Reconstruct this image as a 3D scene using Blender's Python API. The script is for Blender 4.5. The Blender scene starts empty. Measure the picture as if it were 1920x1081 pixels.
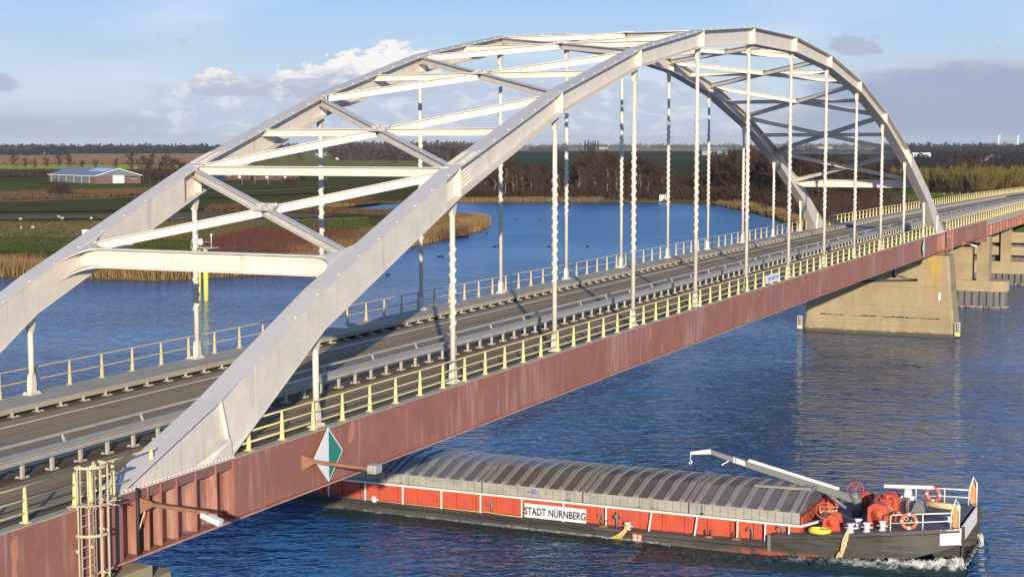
import bpy, math, random
import numpy as np
from mathutils import Vector, Matrix
from mathutils.geometry import tessellate_polygon

random.seed(7); np.random.seed(7)
S = bpy.context.scene
COL = S.collection
R = math.radians

# ------------------------------------------------------------------ camera
CAM = Vector((-36.739, -29.663, 21.232))
YAW, PITCH, ROLL, FPX = 0.43251, -0.09124, -0.00107, 2949.1
cp, sp = math.cos(PITCH), math.sin(PITCH)
FW = Vector((cp*math.cos(YAW), cp*math.sin(YAW), sp))
RT0 = Vector((math.sin(YAW), -math.cos(YAW), 0)); UP0 = RT0.cross(FW)
RT = math.cos(ROLL)*RT0 + math.sin(ROLL)*UP0
UP = -math.sin(ROLL)*RT0 + math.cos(ROLL)*UP0
cd = bpy.data.cameras.new('camera'); cam = bpy.data.objects.new('camera', cd); COL.objects.link(cam)
cd.sensor_width = 36; cd.lens = FPX/1920*36; cd.clip_start = 0.5; cd.clip_end = 90000
cam.matrix_world = Matrix(((RT.x, UP.x, -FW.x, CAM.x), (RT.y, UP.y, -FW.y, CAM.y), (RT.z, UP.z, -FW.z, CAM.z), (0, 0, 0, 1)))
S.camera = cam
def G(px, py, z=1.0):
    """ground point seen at a pixel of the photograph (far landscape only)"""
    d = FW + RT*((px-960)/FPX) - UP*((py-540.5)/FPX)
    t = (z-CAM.z)/d.z
    return CAM + d*t

# ------------------------------------------------------------------ light
SUN_EL = R(13.2)
SUN = Vector((-0.872*math.cos(SUN_EL), -0.489*math.cos(SUN_EL), math.sin(SUN_EL))).normalized()
sl = bpy.data.lights.new('sun', 'SUN'); sl.energy = 5.0; sl.angle = R(0.5); sl.color = (1.0, 0.86, 0.68)
so = bpy.data.objects.new('sun', sl); COL.objects.link(so); so.location = (0, 0, 200)
so.rotation_euler = (-SUN).to_track_quat('-Z', 'Y').to_euler()

W = bpy.data.worlds.new('World'); S.world = W; W.use_nodes = True
nt = W.node_tree; nt.nodes.clear()
class NT:
    """tiny node builder"""
    def __init__(s, t): s.t = t
    def n(s, typ, **kw):
        nd = s.t.nodes.new(typ)
        for k, v in kw.items(): setattr(nd, k, v)
        return nd
    def put(s, sock, v):
        if v is None: return
        if hasattr(v, 'is_output') or isinstance(v, bpy.types.NodeSocket): s.t.links.new(v, sock)
        else: sock.default_value = v
    def m(s, op, a, b=None, c=None, clamp=False):
        nd = s.n('ShaderNodeMath', operation=op); nd.use_clamp = clamp
        s.put(nd.inputs[0], a); s.put(nd.inputs[1], b); s.put(nd.inputs[2], c)
        return nd.outputs[0]
    def ss(s, x, lo, hi):
        nd = s.n('ShaderNodeMapRange', interpolation_type='SMOOTHSTEP')
        s.put(nd.inputs[0], x); s.put(nd.inputs[1], lo); s.put(nd.inputs[2], hi)
        nd.inputs[3].default_value = 0; nd.inputs[4].default_value = 1
        return nd.outputs[0]
    def band(s, x, a, b, c, d):
        return s.m('MULTIPLY', s.ss(x, a, b), s.m('SUBTRACT', 1.0, s.ss(x, c, d)))
    def mix(s, f, a, b, mode='MIX'):
        nd = s.n('ShaderNodeMix', data_type='RGBA', blend_type=mode)
        s.put(nd.inputs[0], f); s.put(nd.inputs[6], a); s.put(nd.inputs[7], b)
        return nd.outputs[2]
    def noise(s, vec, scale, detail=4, rough=.55, dist=0, dim='3D'):
        nd = s.n('ShaderNodeTexNoise', noise_dimensions=dim)
        s.put(nd.inputs['Vector'], vec); nd.inputs['Scale'].default_value = scale
        nd.inputs['Detail'].default_value = detail; nd.inputs['Roughness'].default_value = rough
        nd.inputs['Distortion'].default_value = dist
        return nd.outputs[0]
    def xyz(s, x, y, z):
        nd = s.n('ShaderNodeCombineXYZ'); s.put(nd.inputs[0], x); s.put(nd.inputs[1], y); s.put(nd.inputs[2], z)
        return nd.outputs[0]
    def sep(s, v):
        nd = s.n('ShaderNodeSeparateXYZ'); s.put(nd.inputs[0], v); return nd.outputs
    def scale(s, v, sc):
        nd = s.n('ShaderNodeMapping'); s.put(nd.inputs[0], v); nd.inputs['Scale'].default_value = sc
        return nd.outputs[0]
    def ramp(s, f, stops):
        nd = s.n('ShaderNodeValToRGB'); s.put(nd.inputs[0], f)
        e = nd.color_ramp.elements
        while len(e) < len(stops): e.new(.5)
        for i, (p, c) in enumerate(stops):
            e[i].position = p; e[i].color = (*c, 1) if len(c) == 3 else c
        return nd.outputs[0]

def c4(c): return (c[0], c[1], c[2], 1.0)

def build_world():
    N = NT(nt)
    sky = N.n('ShaderNodeTexSky', sky_type='NISHITA')
    sky.sun_disc = False; sky.sun_elevation = SUN_EL; sky.sun_rotation = math.atan2(SUN.x, SUN.y)
    sky.altitude = 0; sky.air_density = 1.0; sky.dust_density = 0.3; sky.ozone_density = 2.0
    tc = N.n('ShaderNodeTexCoord').outputs['Generated']
    x, y, z = N.sep(tc)
    az = N.m('ARCTAN2', y, x)
    u = N.m('SUBTRACT', YAW, az)                 # grows clockwise, radians
    v = N.m('ARCSINE', z)
    vm = N.m('MAXIMUM', v, 0.0)
    cs = N.xyz(N.m('MULTIPLY', u, 10.0), N.m('MULTIPLY', v, 22.0), 0.0)
    n1 = N.noise(cs, 2.2, 7, .58, .3)
    n2 = N.noise(cs, 6.0, 6, .6, .4)
    cs2 = N.xyz(N.m('MULTIPLY', u, 3.2), N.m('MULTIPLY', v, 26.0), 3.0)
    n3 = N.noise(cs2, 1.6, 6, .55, .2)
    nn = N.m('SUBTRACT', N.m('ADD', N.m('MULTIPLY', n1, .65), N.m('MULTIPLY', n2, .35)), .5)
    def cloud(bias_u, bias_v, gain):
        b = N.m('MULTIPLY', bias_u, bias_v)
        return N.m('ADD', b, N.m('MULTIPLY', nn, gain))
    # heaped bank left of the middle
    uA = N.band(u, -.215, -.185, -.075, -.02)
    topA = N.m('ADD', .047, N.m('MULTIPLY', N.ss(u, -.15, -.085), .017))
    vA = N.m('MULTIPLY', N.ss(v, .0275, .0325), N.m('SUBTRACT', 1.0, N.ss(v, N.m('SUBTRACT', topA, .022), N.m('ADD', topA, .012))))
    n4 = N.noise(cs, 9.0, 8, .62, .5)
    dA = N.ss(N.m('ADD', cloud(uA, vA, 1.9), N.m('MULTIPLY', N.m('SUBTRACT', n4, .5), .9)), .34, .50)
    # lower grey clouds behind the arch
    uB = N.band(u, -.26, -.17, .10, .20); vB = N.band(v, .002, .010, .030, .048)
    dB = N.m('MULTIPLY', N.ss(N.m('ADD', cloud(uB, vB, 2.0), N.m('MULTIPLY', N.m('SUBTRACT', n4, .5), .5)), .10, .70), .9)
    # long grey bank on the right
    uC = N.band(u, .15, .235, 1.0, 1.5)
    topC = N.m('ADD', N.m('ADD', .0455, N.m('MULTIPLY', N.ss(u, .2, .27), .008)), N.m('MULTIPLY', N.m('SUBTRACT', n2, .5), .014))
    vC = N.m('MULTIPLY', N.ss(v, -.02, .012), N.m('SUBTRACT', 1.0, N.ss(v, N.m('SUBTRACT', topC, .010), N.m('ADD', topC, .008))))
    dC = N.m('MULTIPLY', N.ss(cloud(uC, vC, .9), .10, .72), .92)
    # two small dark puffs
    uD = N.band(u, -.37, -.33, -.315, -.29); vD = N.band(v, .028, .036, .040, .050)
    uE = N.band(u, .185, .212, .216, .24); vE = N.band(v, .050, .060, .062, .072)
    dD = N.m('MULTIPLY', N.ss(N.m('ADD', N.m('MAXIMUM', cloud(uD, vD, 2.6), cloud(uE, vE, 2.8)), N.m('MULTIPLY', N.m('SUBTRACT', n4, .5), 1.6)), .30, .75), .9)
    # low haze layer everywhere, streaky
    dH = N.m('MULTIPLY', N.m('SUBTRACT', 1.0, N.ss(v, N.m('ADD', .008, N.m('MULTIPLY', n3, .012)), N.m('ADD', .02, N.m('MULTIPLY', n3, .012)))), .75)
    # thin veil high up
    veil = N.m('MULTIPLY', N.ss(N.noise(N.xyz(N.m('MULTIPLY', u, 3.0), N.m('MULTIPLY', v, 14.0), 9.0), 1.5, 5, .5, .3), .42, .75), .35)
    # clouds elsewhere in the dome, same weather
    dm = N.m('ADD', z, .12)
    pl = N.xyz(N.m('DIVIDE', x, dm), N.m('DIVIDE', y, dm), 0.0)
    dG = N.m('MULTIPLY', N.m('MULTIPLY', N.ss(N.noise(pl, .9, 6, .55, .3), .60, .74), N.ss(v, .2, .5)), .45)
    clear = N.ramp(N.m('MULTIPLY', vm, 2/math.pi), [(0.0, (4.2, 5.0, 6.0)), (.022, (4.6, 5.9, 7.1)), (.042, (4.0, 5.7, 7.8)), (.062, (3.0, 5.1, 8.4)), (.10, (1.9, 5.0, 9.8)), (.18, (1.25, 4.1, 9.6)), (.36, (.48, 1.75, 5.0)), (1.0, (.25, .62, 2.0))])
    base = N.mix(.93, sky.outputs[0], clear)
    lit = N.m('ADD', N.m('ADD', N.m('MULTIPLY', n2, .9), N.m('MULTIPLY', N.m('SUBTRACT', n4, .5), .9)), N.m('MULTIPLY', N.ss(v, .03, .062), .62), clamp=True)
    lit = N.ss(lit, .42, .98)
    white = c4((8.6, 8.3, 8.2)); grey = c4((4.3, 4.8, 6.0)); slate = c4((3.7, 4.5, 6.3)); hz = c4((3.55, 4.1, 4.8))
    colA = N.mix(lit, grey, white)
    litC = N.m('MULTIPLY', N.m('ADD', N.ss(v, N.m('SUBTRACT', topC, .012), topC), N.m('MULTIPLY', N.m('SUBTRACT', n3, .45), .5)), 1.0, clamp=True)
    low = N.ss(v, .03, .004)
    colC = N.mix(low, N.mix(N.m('MULTIPLY', litC, .75), c4((2.85, 3.6, 5.1)), c4((5.6, 6.0, 7.0))), c4((2.75, 3.4, 4.65)))
    c = N.mix(veil, base, c4((8.4, 8.6, 8.9)))
    c = N.mix(dG, c, c4((6.5, 6.8, 7.4)))
    c = N.mix(dH, c, hz)
    c = N.mix(dB, c, N.mix(N.ss(n2, .45, .68), c4((4.6, 5.3, 6.6)), c4((6.6, 6.9, 7.5))))
    c = N.mix(dC, c, colC)
    c = N.mix(dD, c, c4((3.9, 4.4, 5.7)))
    c = N.mix(dA, c, colA)
    bg = N.n('ShaderNodeBackground'); N.put(bg.inputs[0], c); bg.inputs[1].default_value = 0.081
    o = N.n('ShaderNodeOutputWorld'); nt.links.new(bg.outputs[0], o.inputs[0])
SKY_TINT = (1.0, 1.0, 1.0)
build_world()
W.cycles.sampling_method = 'NONE'

S.render.engine = 'CYCLES'
S.view_settings.view_transform = 'Standard'; S.view_settings.look = 'None'
S.view_settings.gamma = 1.0; S.view_settings.use_curve_mapping = False
S.view_settings.exposure = 0.5
S.cycles.max_bounces = 6; S.cycles.diffuse_bounces = 3; S.cycles.glossy_bounces = 3
S.cycles.use_denoising = True

# ------------------------------------------------------------------ mesh helpers
class MB:
    def __init__(s): s.v = []; s.f = []
    def add(s, vs, fs):
        b = len(s.v); s.v += [tuple(p) for p in vs]; s.f += [tuple(b+i for i in f) for f in fs]
    def hexa(s, p):      # p: 4 lower + 4 upper
        s.add(p, [(3, 2, 1, 0), (4, 5, 6, 7), (0, 1, 5, 4), (1, 2, 6, 5), (2, 3, 7, 6), (3, 0, 4, 7)])
    def box(s, x0, x1, y0, y1, z0, z1):
        s.hexa([(x0, y0, z0), (x1, y0, z0), (x1, y1, z0), (x0, y1, z0), (x0, y0, z1), (x1, y0, z1), (x1, y1, z1), (x0, y1, z1)])
    def beam(s, p, q, w, h, up=(0, 0, 1), w2=None, h2=None):
        p = Vector(p); q = Vector(q); d = (q-p).normalized(); u = Vector(up)
        r = d.cross(u)
        if r.length < 1e-5: r = d.cross(Vector((1, 0, 0)))
        r.normalize(); u = r.cross(d).normalized()
        w2 = w if w2 is None else w2; h2 = h if h2 is None else h2
        a = [p - r*w/2 - u*h/2, p + r*w/2 - u*h/2, p + r*w/2 + u*h/2, p - r*w/2 + u*h/2]
        b = [q - r*w2/2 - u*h2/2, q + r*w2/2 - u*h2/2, q + r*w2/2 + u*h2/2, q - r*w2/2 + u*h2/2]
        s.add(a+b, [(0, 1, 2, 3), (7, 6, 5, 4), (0, 4, 5, 1), (1, 5, 6, 2), (2, 6, 7, 3), (3, 7, 4, 0)])
    def ibeam(s, p, q, w, h, t=.03, tw=.03):
        p = Vector(p); q = Vector(q); d = (q-p).normalized(); r = d.cross(Vector((0, 0, 1))).normalized(); u = r.cross(d)
        s.beam(p + u*(h/2-t/2), q + u*(h/2-t/2), w, t)
        s.beam(p - u*(h/2-t/2), q - u*(h/2-t/2), w, t)
        s.beam(p, q, tw, h-2*t)
    def tube(s, pts, r, n=8, r2=None, cap=True):
        pts = [Vector(p) for p in pts]; m = len(pts); b = len(s.v); ref = None
        for i, p in enumerate(pts):
            d = (pts[min(i+1, m-1)] - pts[max(i-1, 0)]).normalized()
            if ref is None:
                ref = d.cross(Vector((0, 0, 1)))
                if ref.length < .05: ref = d.cross(Vector((1, 0, 0)))
            ref = (ref - d*ref.dot(d)).normalized(); o = d.cross(ref)
            rr = r if r2 is None else r + (r2-r)*i/max(1, m-1)
            for k in range(n):
                a = 2*math.pi*k/n
                s.v.append(tuple(p + ref*math.cos(a)*rr + o*math.sin(a)*rr))
        for i in range(m-1):
            for k in range(n):
                k2 = (k+1) % n
                s.f.append((b+i*n+k, b+i*n+k2, b+(i+1)*n+k2, b+(i+1)*n+k))
        if cap:
            s.f.append(tuple(b+k for k in range(n-1, -1, -1))); s.f.append(tuple(b+(m-1)*n+k for k in range(n)))
    def cyl(s, p, q, r, r2=None, n=12): s.tube([p, q], r, n, r if r2 is None else r2)
    def prism(s, poly, vec):
        n = len(poly); poly = [Vector(p) for p in poly]; vec = Vector(vec)
        b = len(s.v); s.v += [tuple(p) for p in poly] + [tuple(p+vec) for p in poly]
        tris = tessellate_polygon([poly])
        for t in tris:
            s.f.append((b+t[0], b+t[1], b+t[2])); s.f.append((b+n+t[2], b+n+t[1], b+n+t[0]))
        for i in range(n):
            j = (i+1) % n; s.f.append((b+i, b+j, b+n+j, b+n+i))
    def ribbon(s, xs, lo, hi, y0, y1):
        """solid running along x between the height curves lo and hi"""
        b = len(s.v); n = len(xs)
        for i, x in enumerate(xs):
            s.v += [(x, y0, lo[i]), (x, y1, lo[i]), (x, y1, hi[i]), (x, y0, hi[i])]
        for i in range(n-1):
            a = b+4*i; c = a+4
            for k in range(4):
                k2 = (k+1) % 4; s.f.append((a+k, a+k2, c+k2, c+k))
        s.f.append((b+3, b+2, b+1, b)); e = b+4*(n-1); s.f.append((e, e+1, e+2, e+3))
    def sphere(s, c, r, n=10, m=6, sc=(1, 1, 1)):
        b = len(s.v)
        for i in range(m+1):
            t = math.pi*i/m
            for k in range(n):
                a = 2*math.pi*k/n
                s.v.append((c[0]+r*sc[0]*math.sin(t)*math.cos(a), c[1]+r*sc[1]*math.sin(t)*math.sin(a), c[2]+r*sc[2]*math.cos(t)))
        for i in range(m):
            for k in range(n):
                k2 = (k+1) % n; s.f.append((b+i*n+k, b+(i+1)*n+k, b+(i+1)*n+k2, b+i*n+k2))
    def torus(s, c, ax, r, r2, n=20, m=8):
        ax = Vector(ax).normalized(); e = ax.cross(Vector((0, 0, 1)))
        if e.length < .1: e = ax.cross(Vector((1, 0, 0)))
        e.normalize(); g = ax.cross(e); c = Vector(c); b = len(s.v)
        for i in range(n):
            a = 2*math.pi*i/n; d = e*math.cos(a)+g*math.sin(a)
            for k in range(m):
                t = 2*math.pi*k/m; s.v.append(tuple(c + d*(r+r2*math.cos(t)) + ax*(r2*math.sin(t))))
        for i in range(n):
            for k in range(m):
                i2 = (i+1) % n; k2 = (k+1) % m
                s.f.append((b+i*m+k, b+i*m+k2, b+i2*m+k2, b+i2*m+k))
    def mesh(s, name, mat, smooth=False, off=(0, 0, 0)):
        me = bpy.data.meshes.new(name)
        o = Vector(off)
        me.from_pydata([(p[0]-o.x, p[1]-o.y, p[2]-o.z) for p in s.v], [], s.f)
        for m_ in (mat if isinstance(mat, (list, tuple)) else [mat]): me.materials.append(m_)
        import bmesh as _b
        bm = _b.new(); bm.from_mesh(me); _b.ops.recalc_face_normals(bm, faces=bm.faces); bm.to_mesh(me); bm.free()
        if smooth:
            for p in me.polygons: p.use_smooth = True
        return me

ORG = {}
def link(name, data, parent=None, loc=(0, 0, 0)):
    o = bpy.data.objects.new(name, data); COL.objects.link(o)
    if parent is not None: o.parent = parent
    o.location = loc
    return o
def thing(name, label, cat, loc=(0, 0, 0), group=None):
    o = link(name, None, None, loc); o.empty_display_size = .3
    o['label'] = label; o['category'] = cat
    if group: o['group'] = group
    ORG[o.name] = Vector(loc)
    return o
def part(name, mb, mat, parent, smooth=False, label=None, kind=None):
    """mesh given in world coordinates, stored relative to its thing"""
    org = ORG[parent.name]
    o = link(name, mb.mesh(name, mat, smooth, org), parent)
    ORG[o.name] = org
    if label: o['label'] = label
    if kind: o['kind'] = kind
    return o
def rep(name, me, parent, at, rz=0.0, sc=None):
    """another copy of a shared mesh, standing at a world point"""
    o = link(name, me, parent, Vector(at) - ORG[parent.name])
    if rz: o.rotation_euler.z = rz
    if sc: o.scale = sc
    ORG[o.name] = Vector(at)
    return o
def struct(name, mb, mat, smooth=False, kind='structure'):
    o = link(name, mb.mesh(name, mat, smooth)); o['kind'] = kind; return o
def solo(name, mb, mat, label, cat, smooth=False, group=None, off=(0, 0, 0)):
    o = link(name, mb.mesh(name, mat, smooth, off), None, off); o['label'] = label; o['category'] = cat
    if group: o['group'] = group
    return o
def lettering(name, txt, size, mat, parent, origin, ex, ey, depth=.01, bold=.0, sx=1.0):
    """raised flat lettering; ex = writing direction, ey = up"""
    cu = bpy.data.curves.new(name, 'FONT'); cu.body = txt; cu.size = size; cu.extrude = depth; cu.offset = bold
    cu.align_x = 'CENTER'; cu.align_y = 'CENTER'; cu.resolution_u = 3
    tmp = bpy.data.objects.new(name, cu); COL.objects.link(tmp)
    bpy.context.view_layer.update()
    me = bpy.data.meshes.new_from_object(tmp.evaluated_get(bpy.context.evaluated_depsgraph_get()))
    bpy.data.objects.remove(tmp)
    ex = Vector(ex).normalized(); ey = Vector(ey).normalized(); ez = ex.cross(ey)
    M = Matrix(((ex.x, ey.x, ez.x, 0), (ex.y, ey.y, ez.y, 0), (ex.z, ey.z, ez.z, 0), (0, 0, 0, 1)))
    me.transform(Matrix.Diagonal((sx, 1, 1, 1))); me.transform(M)
    me.materials.clear(); me.materials.append(mat)
    o = link(name, me, parent, Vector(origin) - (ORG[parent.name] if parent else Vector()))
    if parent is not None: ORG[o.name] = Vector(origin)
    return o

# ------------------------------------------------------------------ materials
def M_(name): 
    m = bpy.data.materials.new(name); m.use_nodes = True
    t = m.node_tree; return m, NT(t), t.nodes['Principled BSDF'], t
def pos(N): return N.n('ShaderNodeNewGeometry').outputs['Position']
def paint(name, col, col2=None, rough=.5, scale=1.2, amt=.5, fine=.25, stretch=(1, 1, 1), metallic=0, bump=.0, spots=None, spot_scale=2.5, spot_lo=.66, spec=.5, extra=None):
    m, N, b, t = M_(name)
    p = pos(N); ps = N.scale(p, stretch)
    col2 = col2 or tuple(c*.7 for c in col)
    a = N.noise(ps, scale, 6, .6)
    c = N.mix(N.m('MULTIPLY', N.ss(a, .35, .7), amt), c4(col), c4(col2))
    f = N.noise(ps, scale*9, 3, .6)
    c = N.mix(fine, c, N.mix(f, c4((.25, .25, .25)), c4((.9, .9, .9))), 'SOFT_LIGHT')
    if spots:
        s1 = N.noise(p, spot_scale, 5, .65)
        c = N.mix(N.ss(s1, spot_lo, spot_lo+.06), c, c4(spots))
    if extra: c = extra(N, p, c)
    N.put(b.inputs['Base Color'], c); b.inputs['Roughness'].default_value = rough; b.inputs['Metallic'].default_value = metallic
    b.inputs['Specular IOR Level'].default_value = spec
    if bump:
        bn = N.n('ShaderNodeBump'); bn.inputs['Strength'].default_value = bump; bn.inputs['Distance'].default_value = .02
        N.put(bn.inputs['Height'], f); N.put(b.inputs['Normal'], bn.outputs[0])
    return m
def flat(name, col, rough=.5, metallic=0): return paint(name, col, rough=rough, metallic=metallic, amt=.25, fine=.12)

MT = {}
def cream_extra(N, p, c):
    # chalky flakes, run-off streaks and a greyer tone on up-facing surfaces
    fl = N.noise(N.scale(p, (1.0, 1.0, 1.6)), 2.6, 7, .72, .4)
    c = N.mix(N.m('MULTIPLY', N.ss(fl, .54, .66), .45), c, c4((.70, .67, .61)))
    st = N.noise(N.scale(p, (3.2, 3.2, .30)), 1.0, 6, .65)
    c = N.mix(N.m('MULTIPLY', N.ss(st, .54, .72), .5), c, c4((.33, .29, .235)))
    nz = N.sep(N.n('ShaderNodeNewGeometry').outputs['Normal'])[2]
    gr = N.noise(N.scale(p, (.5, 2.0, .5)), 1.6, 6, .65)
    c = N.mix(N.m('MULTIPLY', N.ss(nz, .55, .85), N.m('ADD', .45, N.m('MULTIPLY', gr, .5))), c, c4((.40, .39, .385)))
    return c
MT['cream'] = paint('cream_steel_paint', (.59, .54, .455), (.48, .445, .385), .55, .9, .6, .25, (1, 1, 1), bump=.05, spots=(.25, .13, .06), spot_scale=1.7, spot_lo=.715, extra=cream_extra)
def red_extra(N, p, c):
    st = N.noise(N.scale(p, (4.0, 4.0, .35)), 1.0, 5, .65)
    big = N.noise(N.scale(p, (.16, .16, .1)), 1.0, 3, .5)
    c = N.mix(N.m('MULTIPLY', N.ss(N.m('ADD', st, N.m('MULTIPLY', N.m('SUBTRACT', big, .5), .7)), .5, .72), .5), c, c4((.40, .29, .25)))
    pr = N.noise(N.scale(p, (1.3, 1.3, .5)), 1.0, 2, .4)
    c = N.mix(N.m('MULTIPLY', N.ss(pr, .69, .73), .8), c, c4((.50, .20, .12)))
    return c
MT['red'] = paint('faded_red_brown_paint', (.275, .112, .080), (.205, .088, .068), .7, .8, .6, .25, bump=.05, extra=red_extra)
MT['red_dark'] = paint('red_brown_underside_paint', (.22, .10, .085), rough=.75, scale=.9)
MT['primer'] = paint('orange_primer_edge', (.46, .24, .17), (.30, .15, .12), .7, 2.2, .9)
MT['yellow'] = paint('yellow_rail_paint', (.68, .57, .27), (.56, .46, .20), .5, 3, .5, .2)
MT['yellow_pale'] = paint('bleached_yellow_rail_paint', (.50, .42, .24), (.42, .35, .20), .55, 3, .5, .2)
MT['galv'] = paint('galvanised_steel', (.40, .385, .35), (.31, .30, .275), .5, 2.5, .7, .25, metallic=.2)
MT['galv_warm'] = paint('weathered_galvanised_post', (.46, .42, .35), (.36, .33, .28), .5, 3, .6, .25, metallic=.2)
MT['kerb'] = paint('tan_kerb_steel', (.36, .31, .22), (.28, .24, .17), .7, 1.2, .6, .25, (.4, 2, 2))
MT['strip'] = paint('raised_strip_concrete', (.33, .30, .24), (.25, .225, .18), .85, 1.4, .7, .35, (.4, 2, 2), bump=.1)
def con_extra(N, p, c):
    st = N.noise(N.scale(p, (1.2, 1.2, .12)), 1.0, 6, .65)
    c = N.mix(N.m('MULTIPLY', N.ss(st, .48, .75), .5), c, c4((.17, .14, .09)))
    x, y, z = N.sep(p)
    jy = N.m('SUBTRACT', 1.0, N.ss(N.m('ABSOLUTE', N.m('SUBTRACT', N.m('FRACT', N.m('MULTIPLY', y, .37)), .5)), .006, .016))
    jz = N.m('SUBTRACT', 1.0, N.ss(N.m('ABSOLUTE', N.m('SUBTRACT', N.m('FRACT', N.m('MULTIPLY', z, .46)), .5)), .008, .02))
    c = N.mix(N.m('MULTIPLY', N.m('MAXIMUM', jy, jz), N.m('MULTIPLY', N.noise(p, .8, 4), .75)), c, c4((.13, .105, .065)))
    lich = N.m('MULTIPLY', N.m('MULTIPLY', N.band(y, -.6, .1, .9, 1.5), N.ss(z, 3.5, 8.0)), N.band(x, 136, 137, 139.9, 140.2))
    lich = N.m('MULTIPLY', lich, N.ss(N.noise(N.scale(p, (1, 1.6, .5)), 1.6, 6, .7), .36, .6))
    c = N.mix(N.m('MULTIPLY', lich, .8), c, c4((.42, .27, .03)))
    wet = N.m('SUBTRACT', 1.0, N.ss(N.m('ADD', z, N.m('MULTIPLY', N.noise(p, 1.5, 4), .45)), .50, .80))
    c = N.mix(N.m('MULTIPLY', wet, .85), c, c4((.035, .03, .022)))
    return c
MT['concrete'] = paint('tan_concrete', (.285, .23, .135), (.21, .168, .10), .9, .35, .7, .4, bump=.15, extra=con_extra)
MT['concrete_cap'] = paint('pale_concrete_cap', (.31, .25, .148), (.24, .19, .113), .9, .5, .7, .4, bump=.15)
MT['pile'] = paint('dark_steel_sheet_pile', (.085, .085, .09), (.14, .135, .13), .7, 1.2, .7, .3, (2, 2, .3))
MT['pile_edge'] = paint('barnacle_edge', (.30, .27, .20), (.1, .09, .07), .9, 3, .9)
MT['white'] = paint('white_paint', (.70, .68, .64), (.58, .56, .52), .45, 2, .4, .15)
MT['sheet_white'] = paint('sign_white', (.68, .69, .68), (.58, .59, .58), .35, 2, .3, .1)
MT['sign_green'] = paint('sign_green', (.02, .20, .14), (.03, .17, .13), .35, 3, .5, .15)
MT['sign_blue'] = flat('sign_blue_print', (.10, .18, .42), .4)
MT['black'] = flat('black_print', (.012, .012, .012), .5)
MT['rust'] = paint('rusty_steel', (.20, .085, .05), (.28, .14, .08), .8, 4, .8, .3)
MT['dark'] = flat('dark_rubber', (.02, .02, .022), .7)
MT['lamp_glass'] = flat('lamp_cover', (.7, .68, .6), .25)
MT['yellow_bright'] = paint('signal_yellow', (.62, .58, .10), (.50, .47, .09), .5, 2, .4)

def asphalt(name, c1, c2, wheel=None):
    m, N, b, t = M_(name); p = pos(N); x, y, z = N.sep(p)
    lane = N.noise(N.scale(p, (.03, 1.4, 1)), 1.0, 4, .6)
    pat = N.noise(N.scale(p, (.5, .9, 1)), 1.0, 6, .65)
    g = N.noise(p, 30, 3, .7)
    crack = N.noise(N.scale(p, (.22, 2.2, 1)), 1.0, 7, .75, 1.5)
    c = N.mix(N.ss(lane, .38, .66), c4(c1), c4(c2))
    c = N.mix(N.m('MULTIPLY', N.ss(pat, .58, .75), .45), c, c4(tuple(k*.55 for k in c1)))
    c = N.mix(N.m('MULTIPLY', N.band(crack, .485, .497, .503, .515), .5), c, c4(tuple(k*.35 for k in c1)))
    c = N.mix(.35, c, N.mix(g, c4((.2, .2, .2)), c4((.85, .85, .85))), 'SOFT_LIGHT')
    N.put(b.inputs['Base Color'], c); b.inputs['Roughness'].default_value = .95; b.inputs['Specular IOR Level'].default_value = .06
    bn = N.n('ShaderNodeBump'); bn.inputs['Strength'].default_value = .25; bn.inputs['Distance'].default_value = .01
    N.put(bn.inputs['Height'], g); N.put(b.inputs['Normal'], bn.outputs[0])
    return m
MT['road'] = asphalt('worn_asphalt', (.245, .188, .118), (.31, .24, .152))
MT['path'] = asphalt('cycle_path_asphalt', (.23, .172, .105), (.29, .22, .135))
MT['gutter'] = asphalt('dirty_gutter', (.105, .085, .058), (.15, .122, .085))
MT['marking'] = paint('road_marking_paint', (.72, .70, .64), (.5, .48, .42), .7, 2.5, .7, .3)

def water_mat():
    m, N, b, t = M_('river_water'); p = pos(N)
    b.inputs['IOR'].default_value = 1.5
    b.inputs['Specular IOR Level'].default_value = 1.0
    q = N.n('ShaderNodeVectorRotate', rotation_type='Z_AXIS'); N.put(q.inputs['Vector'], p); q.inputs['Angle'].default_value = -.50
    r = q.outputs[0]
    w1 = N.noise(N.scale(r, (1.25, .48, 1)), 1.0, 2.0, .5, .7)
    w2 = N.noise(N.scale(r, (2.0, .95, 1)), 1.0, 3, .6, .5)
    w3 = N.noise(N.scale(r, (.09, .045, 1)), 1.0, 2, .5)
    w4 = N.noise(N.scale(r, (6.0, 3.6, 1)), 1.0, 2, .6)
    h = N.m('ADD', N.m('MULTIPLY', w1, 1.15), N.m('MULTIPLY', w2, .17))
    h = N.m('ADD', h, N.m('ADD', N.m('MULTIPLY', w3, 2.6), N.m('MULTIPLY', w4, .025)))
    x, y, z = N.sep(p)
    dist = N.n('ShaderNodeVectorMath', operation='DISTANCE'); N.put(dist.inputs[0], p); dist.inputs[1].default_value = tuple(CAM)
    far = N.ss(dist.outputs['Value'], 220.0, 560.0)
    N.put(b.inputs['Roughness'], N.m('ADD', .045, N.m('MULTIPLY', N.ss(dist.outputs['Value'], 60.0, 420.0), .27)))
    gust = N.noise(N.scale(r, (.018, .007, 1)), 1.0, 3, .5)
    amp = N.m('MULTIPLY', N.m('SUBTRACT', 1.0, N.m('MULTIPLY', far, .5)), N.m('ADD', .40, N.m('MULTIPLY', N.ss(gust, .36, .64), .85)))
    bn = N.n('ShaderNodeBump'); bn.inputs['Distance'].default_value = 1.0
    N.put(bn.inputs['Strength'], N.m('MULTIPLY', amp, WAVE)); N.put(bn.inputs['Height'], h)
    N.put(b.inputs['Normal'], bn.outputs[0])
    c = N.mix(N.noise(N.scale(r, (.02, .01, 1)), 1.0, 3), c4((.002, .060, .168)), c4((.004, .072, .198)))
    N.put(b.inputs['Base Color'], c)
    return m
WAVE = .50
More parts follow.
